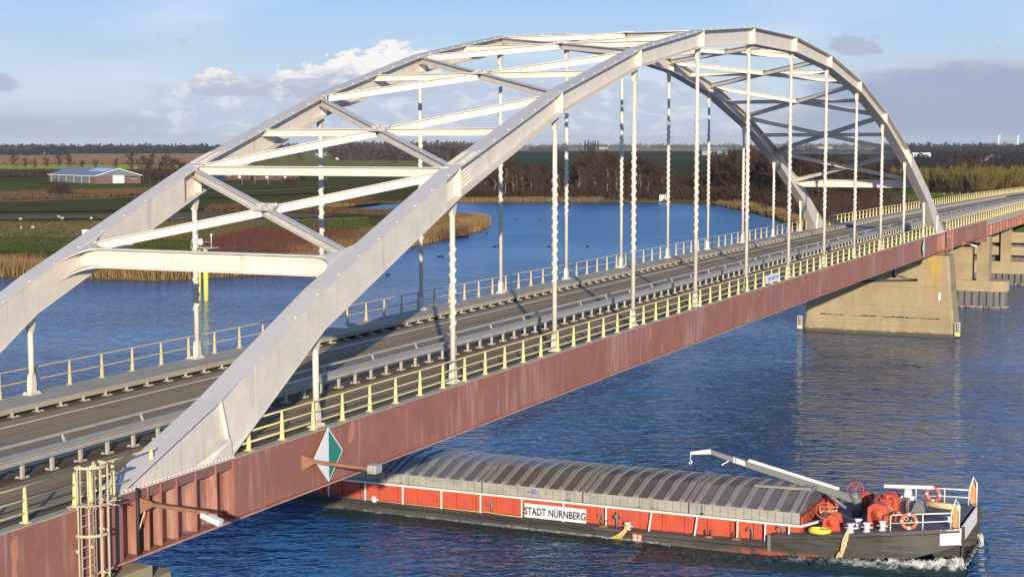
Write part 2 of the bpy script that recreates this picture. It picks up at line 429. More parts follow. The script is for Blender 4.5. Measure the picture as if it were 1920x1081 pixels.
MT['water'] = water_mat()

def foam_mat():
    m, N, b, t = M_('foam_streaked_water'); p = pos(N)
    n = N.noise(N.scale(p, (1.4, .7, 1)), 1.6, 7, .7, .8)
    at = N.n('ShaderNodeAttribute'); at.attribute_name = 'foam'
    f = N.ss(N.m('ADD', n, N.m('SUBTRACT', at.outputs['Fac'], .55)), .48, .86)
    c = N.mix(f, c4((.012, .030, .035)), c4((.52, .53, .49)))
    N.put(b.inputs['Base Color'], c)
    N.put(b.inputs['Roughness'], N.m('ADD', .07, N.m('MULTIPLY', f, .6)))
    b.inputs['IOR'].default_value = 1.333
    bn = N.n('ShaderNodeBump'); bn.inputs['Strength'].default_value = .6; bn.inputs['Distance'].default_value = .25
    N.put(bn.inputs['Height'], N.noise(p, 2.2, 6, .6, .5)); N.put(b.inputs['Normal'], bn.outputs[0])
    return m
MT['foam'] = foam_mat()

def earth(name, cols, sc=.05, st=(1, 1, 1), fine=.6):
    m, N, b, t = M_(name); p = pos(N); ps = N.scale(p, st)
    n = N.noise(ps, sc, 7, .62, .3); g = N.noise(ps, sc*12, 5, .7)
    k = len(cols)-1
    c = N.ramp(n, [(.3+.4*i/k, cols[i]) for i in range(k+1)])
    c = N.mix(fine, c, N.mix(g, c4((.1, .1, .1)), c4((.9, .9, .9))), 'SOFT_LIGHT')
    N.put(b.inputs['Base Color'], c); b.inputs['Roughness'].default_value = 1.0; b.inputs['Specular IOR Level'].default_value = 0
    bn = N.n('ShaderNodeBump'); bn.inputs['Strength'].default_value = .3; bn.inputs['Distance'].default_value = .25
    N.put(bn.inputs['Height'], g); N.put(b.inputs['Normal'], bn.outputs[0])
    return m
MT['land'] = earth('rough_meadow', [(.050, 0.056, 0.018), (.085, 0.074, 0.032), (.045, 0.060, 0.016)], .03)
def leafy(name, c1, c2):
    m, N, b, t = M_(name)
    oi = N.n('ShaderNodeObjectInfo').outputs['Random']
    n = N.noise(pos(N), .45, 4, .6)
    c = N.mix(N.m('ADD', N.m('MULTIPLY', n, .7), N.m('MULTIPLY', oi, .4), clamp=True), c4(c1), c4(c2))
    N.put(b.inputs['Base Color'], c); b.inputs['Roughness'].default_value = 1.0; b.inputs['Specular IOR Level'].default_value = 0
    return m
MT['twig_brown'] = leafy('brown_twigs', (.034, .022, .017), (.066, .045, .032))
MT['twig_red'] = leafy('reddish_twigs', (.045, .025, .020), (.080, .047, .034))
MT['twig_grey'] = leafy('grey_twigs', (.045, .033, .026), (.075, .057, .043))
MT['twig_willow'] = leafy('yellow_green_willow_shoots', (.095, .076, .026), (.19, .148, .046))
MT['twig_gold'] = leafy('golden_willow_leaves', (.20, .13, .025), (.16, .125, .035))
MT['bark'] = leafy('grey_bark', (.055, .045, .036), (.10, .085, .066))
MT['bark_pale'] = leafy('pale_birch_bark', (.17, .15, .12), (.26, .23, .19))
MT['poplar'] = leafy('dark_poplar_foliage', (.014, .018, .016), (.026, .03, .022))
MT['evergreen'] = leafy('dark_evergreen', (.014, .024, .012), (.028, .04, .018))
MT['farwood'] = leafy('distant_wood', (.011, .013, .018), (.024, .022, .025))  # navy of cloud shadow and distant haze is put into this colour
MT['farwood_b'] = leafy('distant_brown_wood', (.034, .026, .024), (.06, .045, .038))
MT['reed'] = leafy('dry_reed', (.15, .098, .044), (.25, .165, .078))
MT['reed_dark'] = leafy('brown_reed_backs', (.075, .047, .027), (.13, .083, .043))
MT['dogwood'] = leafy('red_brown_scrub', (.075, .028, .027), (.12, .052, .038))
MT['orchard'] = leafy('brown_orchard_rows', (.12, .075, .05), (.17, .11, .07))

# ------------------------------------------------------------------ bridge levels
DK = 11.5
P_ = 10.8; L = 13*P_; BW = 13.017
def D(x):
    k = x/P_
    return DK + P_*(0.003655*(k-6.5)) - P_*(2.93545e-5*P_)*(k-6.5)**2
TOPH = [0, 4.95, 9.08, 12.42, 14.95, 16.58, 17.40]; TOPH = TOPH + TOPH[::-1]
BOTH = [0, 3.52, 7.80, 11.36, 13.96, 15.56, 16.28]; BOTH = BOTH + BOTH[::-1]
def topz(x):
    """arch top edge, absolute"""
    k = x if x <= L/2 else L-x
    pts = [(-.6, .06), (4.4, 2.0)] + [(P_*i, TOPH[i]) for i in range(1, 7)] + [(P_*7, 17.40)]
    return float(np.interp(k, [p[0] for p in pts], [p[1] for p in pts])) + D(x)
def botz(x):
    k = x if x <= L/2 else L-x
    pts = [(-.6, .04), (5.0, .04)] + [(P_*i, BOTH[i]) for i in range(1, 7)] + [(P_*7, 16.28)]
    return float(np.interp(k, [p[0] for p in pts], [p[1] for p in pts])) + D(x)
def xr(a, b, step):
    n = max(1, int(round((b-a)/step))); return [a+(b-a)*i/n for i in range(n+1)]
# ================================================================== THE ARCH BRIDGE
bridge = thing('arch_bridge', 'cream steel tied arch bridge with red brown girders carrying the road over the river', 'bridge', (L/2, BW/2, DK))
NODES = [P_*i for i in range(14)]
XS_TOP = [-.6, 4.4] + NODES[1:13] + [L-4.4, L+.6]
XS_BOT = [5.0] + NODES[1:13] + [L-5.0]

def clip_mesh():
    b = MB(); b.box(-.05, .05, -.035, .035, 0, .05); return b.mesh('edge_clip', MT['cream'])
CLIP = clip_mesh()
def bolt_grid(b, pts, r=.035, h=.03):
    for p in pts: b.box(p[0]-r, p[0]+r, p[1]-r, p[1]+r, p[2], p[2]+h)

def build_arch(yc):
    b = MB()
    b.ribbon(XS_TOP, [topz(x)-.05 for x in XS_TOP], [topz(x) for x in XS_TOP], yc-.42, yc+.42)
    b.ribbon(XS_BOT, [botz(x) for x in XS_BOT], [botz(x)+.05 for x in XS_BOT], yc-.42, yc+.42)
    for s in (-1, 1):                                   # bolted sole plate of both feet
        x0, x1 = (-.6, 5.06) if s < 0 else (L-5.06, L+.6)
        b.ribbon([x0, x1], [D(x0)+.002, D(x1)+.002], [D(x0)+.05, D(x1)+.05], yc-.47, yc+.47)
    xs = sorted(set([5.0, L-5.0] + NODES[1:13]))
    b.ribbon(xs, [botz(x)+.051 for x in xs], [topz(x)-.051 for x in xs], yc-.06, yc+.06)
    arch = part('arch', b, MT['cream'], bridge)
    for s in (-1, 1):
        # foot webs, set back under the flange
        for e in (0, 1):
            f = (lambda x: x) if e == 0 else (lambda x: L-x)
            xs = [-.45, 4.4, 4.95]
            w = MB(); ys = yc+s*.26
            def quad(pts, th):
                w.prism(pts, (0, -s*th, 0))
            quad([(f(-.5), ys, D(f(-.5))+.05), (f(4.98), ys, D(f(4.98))+.05), (f(4.45), ys, topz(f(4.4))-.07), (f(-.35), ys, D(f(-.35))+.09)], .02)
            part('foot_web', w, MT['cream'], arch)
            # skewed panel between the foot and the closed box
            w = MB(); ya, yb = yc+s*.30, yc+s*.40
            xa0, xa1, xb0, xb1 = 5.06, 4.52, 6.45, 5.75
            P0 = (f(xa0), ya, D(f(xa0))+.1); P1 = (f(xb0), yb, botz(f(xb0))+.06); P2 = (f(xb1), yb, topz(f(xb1))-.055); P3 = (f(xa1), ya, topz(f(xa1))-.06)
            P4 = (f(6.44), yb, topz(f(6.44))-.05); w.add([P0, P1, P2, P3, P4], [(0, 1, 2, 3), (1, 4, 2)]); part('skew_panel', w, MT['cream'], arch)
            # joint plate facing along the bridge
            w = MB(); xj0, xj1 = 5.02, 4.46
            w.prism([(f(xj0), yc+s*.12, D(f(xj0))+.05), (f(xj0), yc+s*.43, D(f(xj0))+.05), (f(xj1), yc+s*.43, topz(f(xj1))-.055), (f(xj1), yc+s*.12, topz(f(xj1))-.055)], (.03 if e == 0 else -.03, 0, 0))
            part('joint_plate', w, MT['cream'], arch)
            w = MB()                                    # corner gusset low on the foot
            w.add([(f(4.98), yc+s*.42, D(f(5.0))+.62), (f(4.45), yc+s*.42, D(f(4.4))+.70), (f(3.2), yc+s*.28, D(f(3.2))+.07), (f(3.7), yc+s*.44, D(f(3.7))+.06), (f(4.98), yc+s*.44, D(f(4.98))+.10)], [(0, 1, 2, 3), (0, 3, 4)])
            part('foot_gusset', w, MT['cream'], arch)
            # closed box sides of the lower arch
            xs = [6.43, P_, 20.35]; w = MB()
            zs0 = [botz(f(x))+.045 for x in xs]; zs1 = [topz(f(x))-.045 for x in xs]
            lo, hi = sorted((yc+s*.385, yc+s*.405)); X = [f(x) for x in xs]
            if e: X = X[::-1]; zs0 = zs0[::-1]; zs1 = zs1[::-1]
            w.ribbon(X, zs0, zs1, lo, hi); part('box_side', w, MT['cream'], arch)
            w = MB(); xa, xb = 20.35, 20.95
            w.add([(f(xa), yc+s*.40, botz(f(xa))+.05), (f(xb), yc+s*.06, botz(f(xb))+.05), (f(xb), yc+s*.06, topz(f(xb))-.05), (f(xa), yc+s*.40, topz(f(xa))-.05)], [(0, 1, 2, 3)])
            part('box_end', w, MT['cream'], arch)
        # node stiffeners
        for i in range(2, 12):
            x = NODES[i]; w = MB()
            lo, hi = sorted((yc+s*.061, yc+s*.415))
            w.box(x-.012, x+.012, lo, hi, botz(x)+.051, topz(x)-.051)
            part('stiffener', w, MT['cream'], arch)
    # splices with their bolts
    for xc in (22.6, L-22.6):
        w = MB(); n = 0
        xs = [xc-.75, xc+.75]
        w.ribbon(xs, [topz(x)+.002 for x in xs], [topz(x)+.018 for x in xs], yc-.38, yc+.38)
        for i in range(11):
            x = xc-.68+i*.136
            for yy in (-.33, -.24, -.15, .15, .24, .33): w.box(x-.03, x+.03, yc+yy-.03, yc+yy+.03, topz(x)+.018, topz(x)+.05)
        for s in (-1, 1):
            for i in range(9):
                x = xc-.6+i*.15
                for k in range(6):
                    z = botz(x)+.12+k*.16
                    w.box(x-.03, x+.03, yc+s*.075-.02, yc+s*.075+.02, z-.03, z+.03)
        part('splice_plate', w, MT['cream'], arch, kind='stuff')
    x = 9.0; n = 0
    while x < L-8:
        rep('edge_clip', CLIP, arch, (x, yc-.36, topz(x)))
        x += 1.45; n += 1
    # bolts along the sole plate
    w = MB()
    for e in (0, 1):
        for i in range(30):
            x = -.35+i*.185; x = x if e == 0 else L-x
            for yy in (-.44, -.36, .36, .44): w.box(x-.035, x+.035, yc+yy-.03, yc+yy+.03, D(x)+.05, D(x)+.10)
    part('sole_bolts', w, MT['cream'], arch, kind='stuff')
    return arch
for yc in (0.0, BW): build_arch(yc)

# ---- hangers
for yc, zoff in ((0.0, .02), (BW, .33)):
    for i in range(1, 13):
        x = NODES[i]; z0 = D(x)+zoff; z1 = botz(x); H = z1-z0
        b = MB(); b.tube([(x, yc, z0+.1), (x, yc, z1-.05)], .115, 10)
        hg = part('hanger', b, MT['cream'], bridge, True)
        if 2 <= i <= 11:
            b = MB(); pts = []; za = z0+H*.28; zb = z0+H*.75; turns = (zb-za)/.44; n = int(turns*8)
            for k in range(n+1):
                a = 2*math.pi*turns*k/n; pts.append((x+.095*math.cos(a), yc+.095*math.sin(a), za+(zb-za)*k/n))
            b.tube(pts, .082, 6); part('helical_strake', b, MT['cream'], hg, True)
        b = MB()
        b.beam((x, yc, z1+.02), (x, yc, z1-.35), .24, .38, (1, 0, 0)); b.beam((x, yc, z1-.35), (x, yc, z1-.75), .24, .38, (1, 0, 0), .2, .2)
        part('upper_shoe', b, MT['cream'], hg)
        b = MB()
        b.beam((x, yc, z0+.04), (x, yc, z0+.45), .25, .27, (1, 0, 0)); b.beam((x, yc, z0+.45), (x, yc, z0+.8), .25, .27, (1, 0, 0), .2, .2)
        b.box(x-.30, x+.30, yc-.21, yc+.21, z0, z0+.05)
        for sx in (-.23, .23):
            for sy in (-.14, .14): b.box(x+sx-.04, x+sx+.04, yc+sy-.04, yc+sy+.04, z0+.05, z0+.11)
        part('lower_shoe', b, MT['cream'], hg)

# ---- wind bracing between the arches
def brace(p, q, name='brace', w=.30, h=.36):
    b = MB(); b.ibeam(p, q, w, h, .035, .03); part(name, b, MT['cream'], bridge)
def plane_z(x): return topz(x)-.24
XP = 13.4
def lateral(e):
    f = (lambda x: x) if e == 0 else (lambda x: L-x)
    x = f(XP)
    # portal with curved haunches
    b = MB(); zt = topz(x)-.02; h = .78
    d = 1 if e == 0 else -1
    y0, y1 = .06, BW-.06
    b.box(x-.24, x+.24, y0+.9, y1-.9, zt-.045, zt); b.box(x-.24, x+.24, y0+.9, y1-.9, zt-h, zt-h+.045)
    b.box(x-.02, x+.02, y0, y1, zt-h+.045, zt-.045)
    pb = part('portal_beam', b, MT['cream'], bridge)
    for yy, sg in ((0.0, 1), (BW, -1)):
        for zz, k in ((0, 0), (-h+.045, 1)):
            w = MB(); R_ = 1.15
            up, lo_ = [], []
            for t in range(7):
                a = t/6*math.pi/2
                yy_ = yy+sg*(.42+R_*(1-math.sin(a))*.9); ex = R_*(1-math.cos(a))
                up.append((x+.24+ex, yy_)); lo_.append((x-.24-ex, yy_))
            up = up[::-1]; lo_ = lo_[::-1]
            pl = [(p[0], p[1], topz(p[0])-.045+zz-.03) if abs(p[1]-yy) < 1.5 else (p[0], p[1], zt+zz-.03) for p in (lo_ + up[::-1])]
            pl = [(p[0], p[1], zt-.045+zz + (topz(p[0])-topz(x))*max(0, 1-(abs(p[1]-yy)-.42)/1.04)) for p in pl]
            w.prism(pl, (0, 0, .043)); part('haunch_plate', w, MT['cream'], pb)
        w = MB()
        w.box(x-.03, x+.03, min(yy, yy+sg*1.5), max(yy, yy+sg*1.5), zt-h-.12, zt-.06) if False else None
        g = MB(); zz = zt-h*.5
        for i in range(3):
            for k in range(5): 
                yb = yy+sg*(1.25+.13*i); g.box(x-.04*d-.03, x-.04*d+.03, yb-.02, yb+.02, zt-h+.12+k*.13, zt-h+.16+k*.13)
        part('portal_bolts', g, MT['cream'], pb, kind='stuff')
    xa, xb = f(XP+.4), f(NODES[2]-.3)
    def cross(xa, xb):
        pa0 = Vector((xa, .3, plane_z(xa))); pa1 = Vector((xa, BW-.3, plane_z(xa)))
        pb0 = Vector((xb, .3, plane_z(xb))); pb1 = Vector((xb, BW-.3, plane_z(xb)))
        c = (pa0+pa1+pb0+pb1)/4
        brace(pa0, pb1); 
        brace(pa1, c + (pa1-c).normalized()*.18); brace(c + (pb0-c).normalized()*.18, pb0)
        g = MB(); u = (pb1-pa0).normalized(); v = (pb0-pa1).normalized(); n = u.cross(v).normalized()
        if n.z < 0: n = -n
        cc = c + n*.19
        pl = [cc+u*.55+v*.12, cc+v*.55+u*.12, cc+v*.55-u*.12, cc-u*.55+v*.12, cc-u*.55-v*.12, cc-v*.55-u*.12, cc-v*.55+u*.12, cc+u*.55-v*.12]
        g.prism(pl, n*.02)
        for t in (.2, .33, .46):
            for w_ in (u, v, -u, -v):
                for o in (-1, 1):
                    q = w_.cross(n)
                    p = cc + n*.02 + w_*t + q*(o*.08); g.box(p.x-.03, p.x+.03, p.y-.03, p.y+.03, p.z, p.z+.035)
        part('gusset_plate', g, MT['cream'], bridge)
    cross(xa, xb)
    x2 = f(NODES[2]); brace((x2, .1, plane_z(x2)), (x2, BW-.1, plane_z(x2)), 'strut', .34, .40)
    return cross
cross = lateral(0); lateral(1)
for i in range(2, 11):
    a, c_ = NODES[i]+.35, NODES[i+1]-.35
    cross(a, c_)
    xm = (a+c_)/2; cz = (plane_z(a)+plane_z(c_))/2
    brace((xm, .1, plane_z(xm)), (xm, BW/2-.2, cz), 'strut', .28, .34); brace((xm, BW/2+.2, cz), (xm, BW-.1, plane_z(xm)), 'strut', .28, .34)

# ---- deck, girders
XR = xr(-70, 171.6, 6)
b = MB(); b.ribbon(XR, [D(x)-.32 for x in XR], [D(x)-.02 for x in XR], -.40, BW+.40); part('deck_plate', b, MT['red_dark'], bridge)
GD = 1.95
def girder(yo, s):
    """s = -1: the outer face looks to -y"""
    b = MB()
    for x0, x1 in ((-70, -.62), (5.08, L-5.08), (L+.62, 171.6)):
        xs = xr(x0, x1, 6)
        lo, hi = sorted((yo, yo-s*.03)); b.ribbon(xs, [D(x)-GD for x in xs], [D(x)-.02 for x in xs], lo, hi)
    for x0, x1 in ((-.62, 5.08), (L-5.08, L+.62)):
        xs = [x0, x1]; y_ = yo-s*.40
        lo, hi = sorted((y_, y_-s*.03)); b.ribbon(xs, [D(x)-GD for x in xs], [D(x)-.05 for x in xs], lo, hi)
        lo, hi = sorted((yo-s*.02, yo-s*.42)); b.ribbon(xs, [D(x)-.05 for x in xs], [D(x)+.0 for x in xs], lo, hi)
    g = part('girder', b, MT['red'], bridge)
    xs = XR
    b = MB(); lo, hi = sorted((yo+s*.14, yo-s*.55)); b.ribbon(xs, [D(x)-GD-.045 for x in xs], [D(x)-GD-.002 for x in xs], lo, hi); part('bottom_flange', b, MT['red'], g)
    b = MB(); lo, hi = sorted((yo+s*.145, yo+s*.175)); b.ribbon(xs, [D(x)-GD-.05 for x in xs], [D(x)-GD+.01 for x in xs], lo, hi); part('flange_edge', b, MT['primer'], g)
    b = MB(); lo, hi = sorted((yo+s*.035, yo-s*.30))
    for x0, x1 in ((-70, -.62), (5.08, L-5.08), (L+.62, 171.6)):
        xs = xr(x0, x1, 6); b.ribbon(xs, [D(x)-.02 for x in xs], [D(x)+.03 for x in xs], lo, hi)
    part('top_edge', b, MT['kerb'], g)
    for x in (-.58, .12, .66, 1.28, 2.06, 3.03, 4.10, 5.03):
        for e in (0, 1):
            X = x if e == 0 else L-x
            b = MB(); lo, hi = sorted((yo-s*.005, yo-s*.40)); b.box(X-.02, X+.02, lo, hi, D(X)-GD+.0, D(X)-.051); part('rib', b, MT['red'], g)
    for x in [-54+10.8*i for i in range(5)] + [21.6*i+10.8+6 for i in range(0, 6)] + [148, 160]:
        b = MB(); lo, hi = sorted((yo+s*.002, yo+s*.018)); b.box(x-.13, x+.13, lo, hi, D(x)-GD+.02, D(x)-.06)
        for k in range(9):
            for sx in (-.07, .07):
                lo2, hi2 = sorted((yo+s*.018, yo+s*.035)); z = D(x)-GD+.15+k*.19; b.box(x+sx-.022, x+sx+.022, lo2, hi2, z, z+.045)
        part('splice_cover', b, MT['red'], g)
girder(-.45, -1); girder(BW+.45, 1)
for i in range(0, 47):
    x = -66+i*5.4
    if x > 170: break
    b = MB(); b.ibeam((x, -.05, D(x)-.75), (x, BW+.05, D(x)-.75), .35, .85, .04, .03); part('cross_beam', b, MT['red_dark'], bridge)

# ---- approach spans to the right of the main bridge
appr = thing('approach_viaduct', 'shallow red brown approach span with concrete edge beam beyond the main pier', 'viaduct', (210, BW/2, DK))
XA = xr(171.7, 262, 6)
b = MB(); b.ribbon(XA, [D(x)-.62 for x in XA], [D(x)-.02 for x in XA], -.40, BW+.40); part('deck_slab', b, MT['concrete_cap'], appr)
for yo, s in ((-.45, -1), (BW+.45, 1)):
    b = MB(); lo, hi = sorted((yo, yo-s*.06)); b.ribbon(XA, [D(x)-.80 for x in XA], [D(x)+.03 for x in XA], lo, hi); part('edge_beam', b, MT['kerb'], appr)
    b = MB(); y_ = yo-s*.35; lo, hi = sorted((y_, y_-s*.04)); b.ribbon(XA, [D(x)-2.2 for x in XA], [D(x)-.63 for x in XA], lo, hi)
    lo, hi = sorted((y_+s*.2, y_-s*.24)); b.ribbon(XA, [D(x)-2.25 for x in XA], [D(x)-2.2 for x in XA], lo, hi); gi = part('girder', b, MT['red'], appr)
    for i in range(28):
        x = 174+i*3.1; b = MB(); lo, hi = sorted((y_+s*.01, y_+s*.28)); b.box(x-.02, x+.02, lo, hi, D(x)-2.19, D(x)-.81); part('rib', b, MT['red'], gi)
b = MB(); b.box(171.2, 172.2, -.42, BW+.42, D(171)-2.9, D(171)-1.99); part('bearing_beam', b, MT['red_dark'], appr)

# ---- road surfaces (thin sheets, each above the one below)
XL = xr(-75, 420, 4)
def sheet(name, y0, y1, dz, mat, xs=XL, th=.02):
    b = MB(); b.ribbon(xs, [D(x)+dz-th for x in xs], [D(x)+dz for x in xs], y0, y1); return struct(name, b, mat)
sheet('cycle_path', .42, 3.45, .012, MT['path'])
sheet('verge', 3.455, 4.60, .010, MT['gutter'])
sheet('road', 4.605, 10.95, .014, MT['road'])
sheet('gutter', 10.955, 11.95, .008, MT['gutter'])
sheet('footway_edge', -.12, .415, .006, MT['gutter'])
b = MB(); xs = xr(-75, 420, 3); b.ribbon(xs, [D(x)+.0145 for x in xs], [D(x)+.019 for x in xs], 10.10, 10.24)
b.ribbon(xs, [D(x)+.0145 for x in xs], [D(x)+.019 for x in xs], 4.86, 4.98)
x = -76.2
while x < 400:
    q = [x, x+3.0]; b.ribbon(q, [D(x_)+.0145 for x_ in q], [D(x_)+.019 for x_ in q], 7.35, 7.47); x += 12.0 if False else 11.75
struct('road_marking', b, MT['marking'])
# far raised strip with its kerb beam
b = MB(); b.ribbon(XL, [D(x)+.20 for x in XL], [D(x)+.325 for x in XL], 11.56, BW+.40); struct('pavement', b, MT['strip'])
kerb = thing('kerb_beam', 'tan steel kerb beam on bolted feet along the far side of the road', 'kerb', (70, 11.5, D(70)))
b = MB(); b.ribbon(XL, [D(x)+.13 for x in XL], [D(x)+.335 for x in XL], 11.46, 11.555); part('beam', b, MT['kerb'], kerb)
fb = MB(); fb.box(-.16, .16, -.22, .12, 0, .025); fb.box(-.03, .03, -.02, .10, .025, .2); 
for sx in (-.1, .1): fb.box(sx-.035, sx+.035, -.17, -.10, .025, .06)
FOOT = fb.mesh('foot_plate', MT['galv_warm'])
for i in range(230):
    x = -24+i*1.333; rep('foot_plate', FOOT, kerb, (x, 11.45, D(x)+.008))

# ---- guard rail between road and cycle path
guard = thing('guard_rail', 'double sided galvanised guard rail on closely spaced posts between road and cycle path', 'guard rail', (70, 4.0, D(70)))
xs = xr(-40, 390, 3)
def wbeam(y, z, s):
    b = MB(); prof = [(0, -.155), (.045, -.12), (.045, -.06), (0, -.02), (0, .02), (.045, .06), (.045, .12), (0, .155)]
    n = len(prof); base = len(b.v)
    for x in xs:
        for (o, h) in prof: b.v.append((x, y+s*o, D(x)+z+h))
        for (o, h) in prof[::-1]: b.v.append((x, y+s*(o-.012), D(x)+z+h))
    m = 2*n
    for i in range(len(xs)-1):
        for k in range(m):
            k2 = (k+1) % m; b.f.append((base+i*m+k, base+i*m+k2, base+(i+1)*m+k2, base+(i+1)*m+k))
    return b
part('beam', wbeam(3.72, .58, -1), MT['galv'], guard)
part('beam', wbeam(4.40, .34, 1), MT['galv'], guard)
b = MB(); b.ribbon(xs, [D(x)+.742 for x in xs], [D(x)+.765 for x in xs], 3.60, 3.90); part('cap_plate', b, MT['galv'], guard)
b = MB(); b.tube([(x, 4.55, D(x)+.84) for x in xs], .06, 6); part('top_rail', b, MT['galv'], guard, True)
pb = MB(); pb.box(-.05, .05, -.05, .05, .02, .62); pb.box(-.17, .17, -.15, .15, 0, .022)
for sx in (-.12, .12):
    for sy in (-.1, .1): pb.box(sx-.03, sx+.03, sy-.03, sy+.03, .022, .06)
GP = pb.mesh('post', MT['galv_warm'])
sb = MB(); sb.beam((0, -.02, .40), (0, .62, .40), .07, .05); sb.beam((0, .50, .36), (0, .74, .84), .06, .06, (1, 0, 0)); SPC = sb.mesh('bracket', MT['galv_warm'])
sb = MB(); sb.box(-.08, .08, .10, .32, .60, .63); SP2 = sb.mesh('spacer', MT['galv_warm'])
for i in range(255):
    x = -9.33+i*1.3333; rep('post', GP, guard, (x, 3.80, D(x)+.010))
    if i % 3 == 0 and i < 160: rep('bracket', SPC, guard, (x, 3.80, D(x)+.01))

# ---- railings
def post_mesh(name, mat, h=1.0):
    b = MB(); b.beam((0, 0, .02), (0, 0, h), .15, .06, (1, 0, 0), .06, .05); b.box(-.09, .09, -.13, .13, 0, .022)
    return b.mesh(name, mat)
def railing(label, y, dz, xposts, spans, levels, mat, pm, r=.032):
    t = thing('railing', label, 'railing', (xposts[len(xposts)//2], y, D(xposts[len(xposts)//2])))
    for x in xposts: rep('post', pm, t, (x, y, D(x)+dz))
    for x0, x1 in spans:
        for z in levels:
            q = xr(x0, x1, 4); b = MB(); b.tube([(x, y, D(x)+dz+z) for x in q], r, 6); part('rail', b, mat, t, True)
    return t
PN = post_mesh('post', MT['yellow']); PF = post_mesh('post', MT['yellow_pale'])
nr = railing('yellow three rail railing along the near edge of the main span', -.25, .03, [6.2+2.0*i for i in range(65)], [(5.3, 135.2)], (1.0, .63, .27), MT['yellow'], PN)
b = MB()
for k in range(5): b.cyl((6.2, -.25, D(6.2)+1.03+.0+k*.11-.55+.0), (6.2, -.25, D(6.2)+1.03-.55+k*.11+.055), .05, n=8)
part('warning_stripes', b, MT['rust'], nr)
lr = railing('yellow railing ending beside the foot of the near arch at the ladder', -.27, .03, [-66.4+2.0*i for i in range(33)] + [-1.75, -.75], [(-70, -2.35), (-1.75, .15)], (1.0, .63, .27), MT['yellow'], PN)
b = MB(); b.tube([(.15, -.27, D(0)+1.03), (1.25, -.27, D(0)+1.03)], .032, 6); b.beam((1.05, -.27, D(1)+.72), (1.05, -.27, D(1)+1.03), .13, .06, (1, 0, 0), .07, .05); part('end_stub', b, MT['yellow'], lr)
b = MB(); 
for z in (.25, .65, 1.03): b.tube([(-2.3, -.24, D(-2)+z), (-1.82, -.24, D(-2)+z)], .022, 6)
for x in (-2.3, -1.82): b.tube([(x, -.24, D(-2)+.15), (x, -.24, D(-2)+1.05)], .025, 6)
part('gate', b, MT['yellow'], lr)
railing('pale yellow two rail railing behind the far hangers above the water', BW+.25, .33, [7.3+2.0*i for i in range(64)], [(5.6, 134.6)], (1.0, .5), MT['yellow_pale'], PF, .028)
railing('yellow railing along the near edge of the approach beyond the arch', -.27, .03, [L+2.0+2.0*i for i in range(100)], [(L+.9, 340)], (1.0, .63, .27), MT['yellow'], PN)
railing('bright yellow railing along the far edge of the approach road', BW+.25, .33, [L+1.6+2.0*i for i in range(100)], [(L+1.2, 340)], (1.0, .5), MT['yellow'], PN)

# ---- name board on the near railing
nb = thing('name_board', 'small white board with blue print hung on the yellow railing at mid span', 'sign', (70.2, -.30, D(70)+.45))
b = MB(); b.box(68.45, 71.9, -.345, -.315, D(70)+.14, D(70)+.74); board = part('board', b, MT['sheet_white'], nb)
b = MB(); random.seed(3)
x = 68.95
while x < 71.5:
    w = random.uniform(.10, .2); h = random.choice((.2, .2, .3)); z = D(70)+.33
    b.box(x, x+.045, -.35, -.346, z, z+h); b.box(x+w-.045, x+w, -.35, -.346, z, z+.2); b.box(x, x+w, -.352, -.350, z+random.choice((0, .16)), z+random.choice((.2, .2, .2)))
    x += w+.07
part('print', b, MT['sign_blue'], board)

# ---- diamond navigation signs with their lamps
def diamond(x, zc, label, r=.92):
    t = thing('navigation_sign', label, 'sign', (x, -.75, zc))
    y = -.72
    b = MB(); b.prism([(x-r-.05, y, zc), (x, y, zc-r-.05), (x+r+.05, y, zc), (x, y, zc+r+.05)], (0, .03, 0)); bd = part('board', b, MT['sheet_white'], t)
    b = MB(); b.prism([(x+.0, y-.006, zc-r+.03), (x+r-.04, y-.006, zc), (x+.0, y-.006, zc+r-.03)], (0, .005, 0)); part('green_half', b, MT['sign_green'], bd)
    b = MB()
    for dz in (-.35, .35): b.beam((x-.35, y+.06, zc+dz), (x+.35, y+.06, zc+dz), .05, .05); b.beam((x, y+.06, zc+dz), (x, -.45, zc+dz), .06, .06)
    part('bracket', b, MT['rust'], t)
diamond(10.45, 10.28+11.5-11.5+.02, 'white and green diamond sign on the girder above the barge')
diamond(126.4, 10.65, 'white and green diamond sign on the girder beside the far pier')
def floodlight(x, z, ln, label, head):
    t = thing('floodlight', label, 'lamp', (x, -.45, z))
    b = MB(); b.prism([(x-.3, -.46, z-.28), (x-.3, -.46, z+.28), (x, -.80, z+.10), (x, -.80, z-.06)], (.03, 0, 0)); b.box(x-.32, x-.1, -.475, -.455, z-.3, z+.3); part('bracket', b, MT['rust'], t)
    b = MB(); b.beam((x-.25, -.5, z+.02), (x, -.8, z+.02), .1, .12); b.beam((x, -.75, z+.02), (x, -.45-ln, z-.04), .09, .11); part('arm', b, MT['rust'], t)
    b = MB(); y = -.45-ln
    if head == 'box':
        b.box(x-.2, x+.2, y-.28, y+.06, z-.16, z+.12); b.beam((x-.2, y-.1, z), (x-.3, y-.1, z+.04), .2, .2)
    else:
        b.beam((x, y+.2, z-.1), (x, y-.45, z-.28), .20, .14, (0, 0, 1), .22, .17)
    part('lamp_head', b, MT['white'] if head != 'box' else MT['galv'], t)
floodlight(9.35, 10.24, 2.65, 'boxy grey floodlight on a rusty arm in front of the diamond sign', 'box')
floodlight(.35, 10.62, 2.35, 'pale oblong lamp on a rusty arm beside the ladder cage', 'oblong')
floodlight(152.5, 9.6, 1.2, 'small white lamp on the girder near the far pier', 'oblong')

MT['ladder'] = paint('cream_ladder_paint', (.50, .43, .29), (.38, .31, .20), .6, 3, .7, .25)
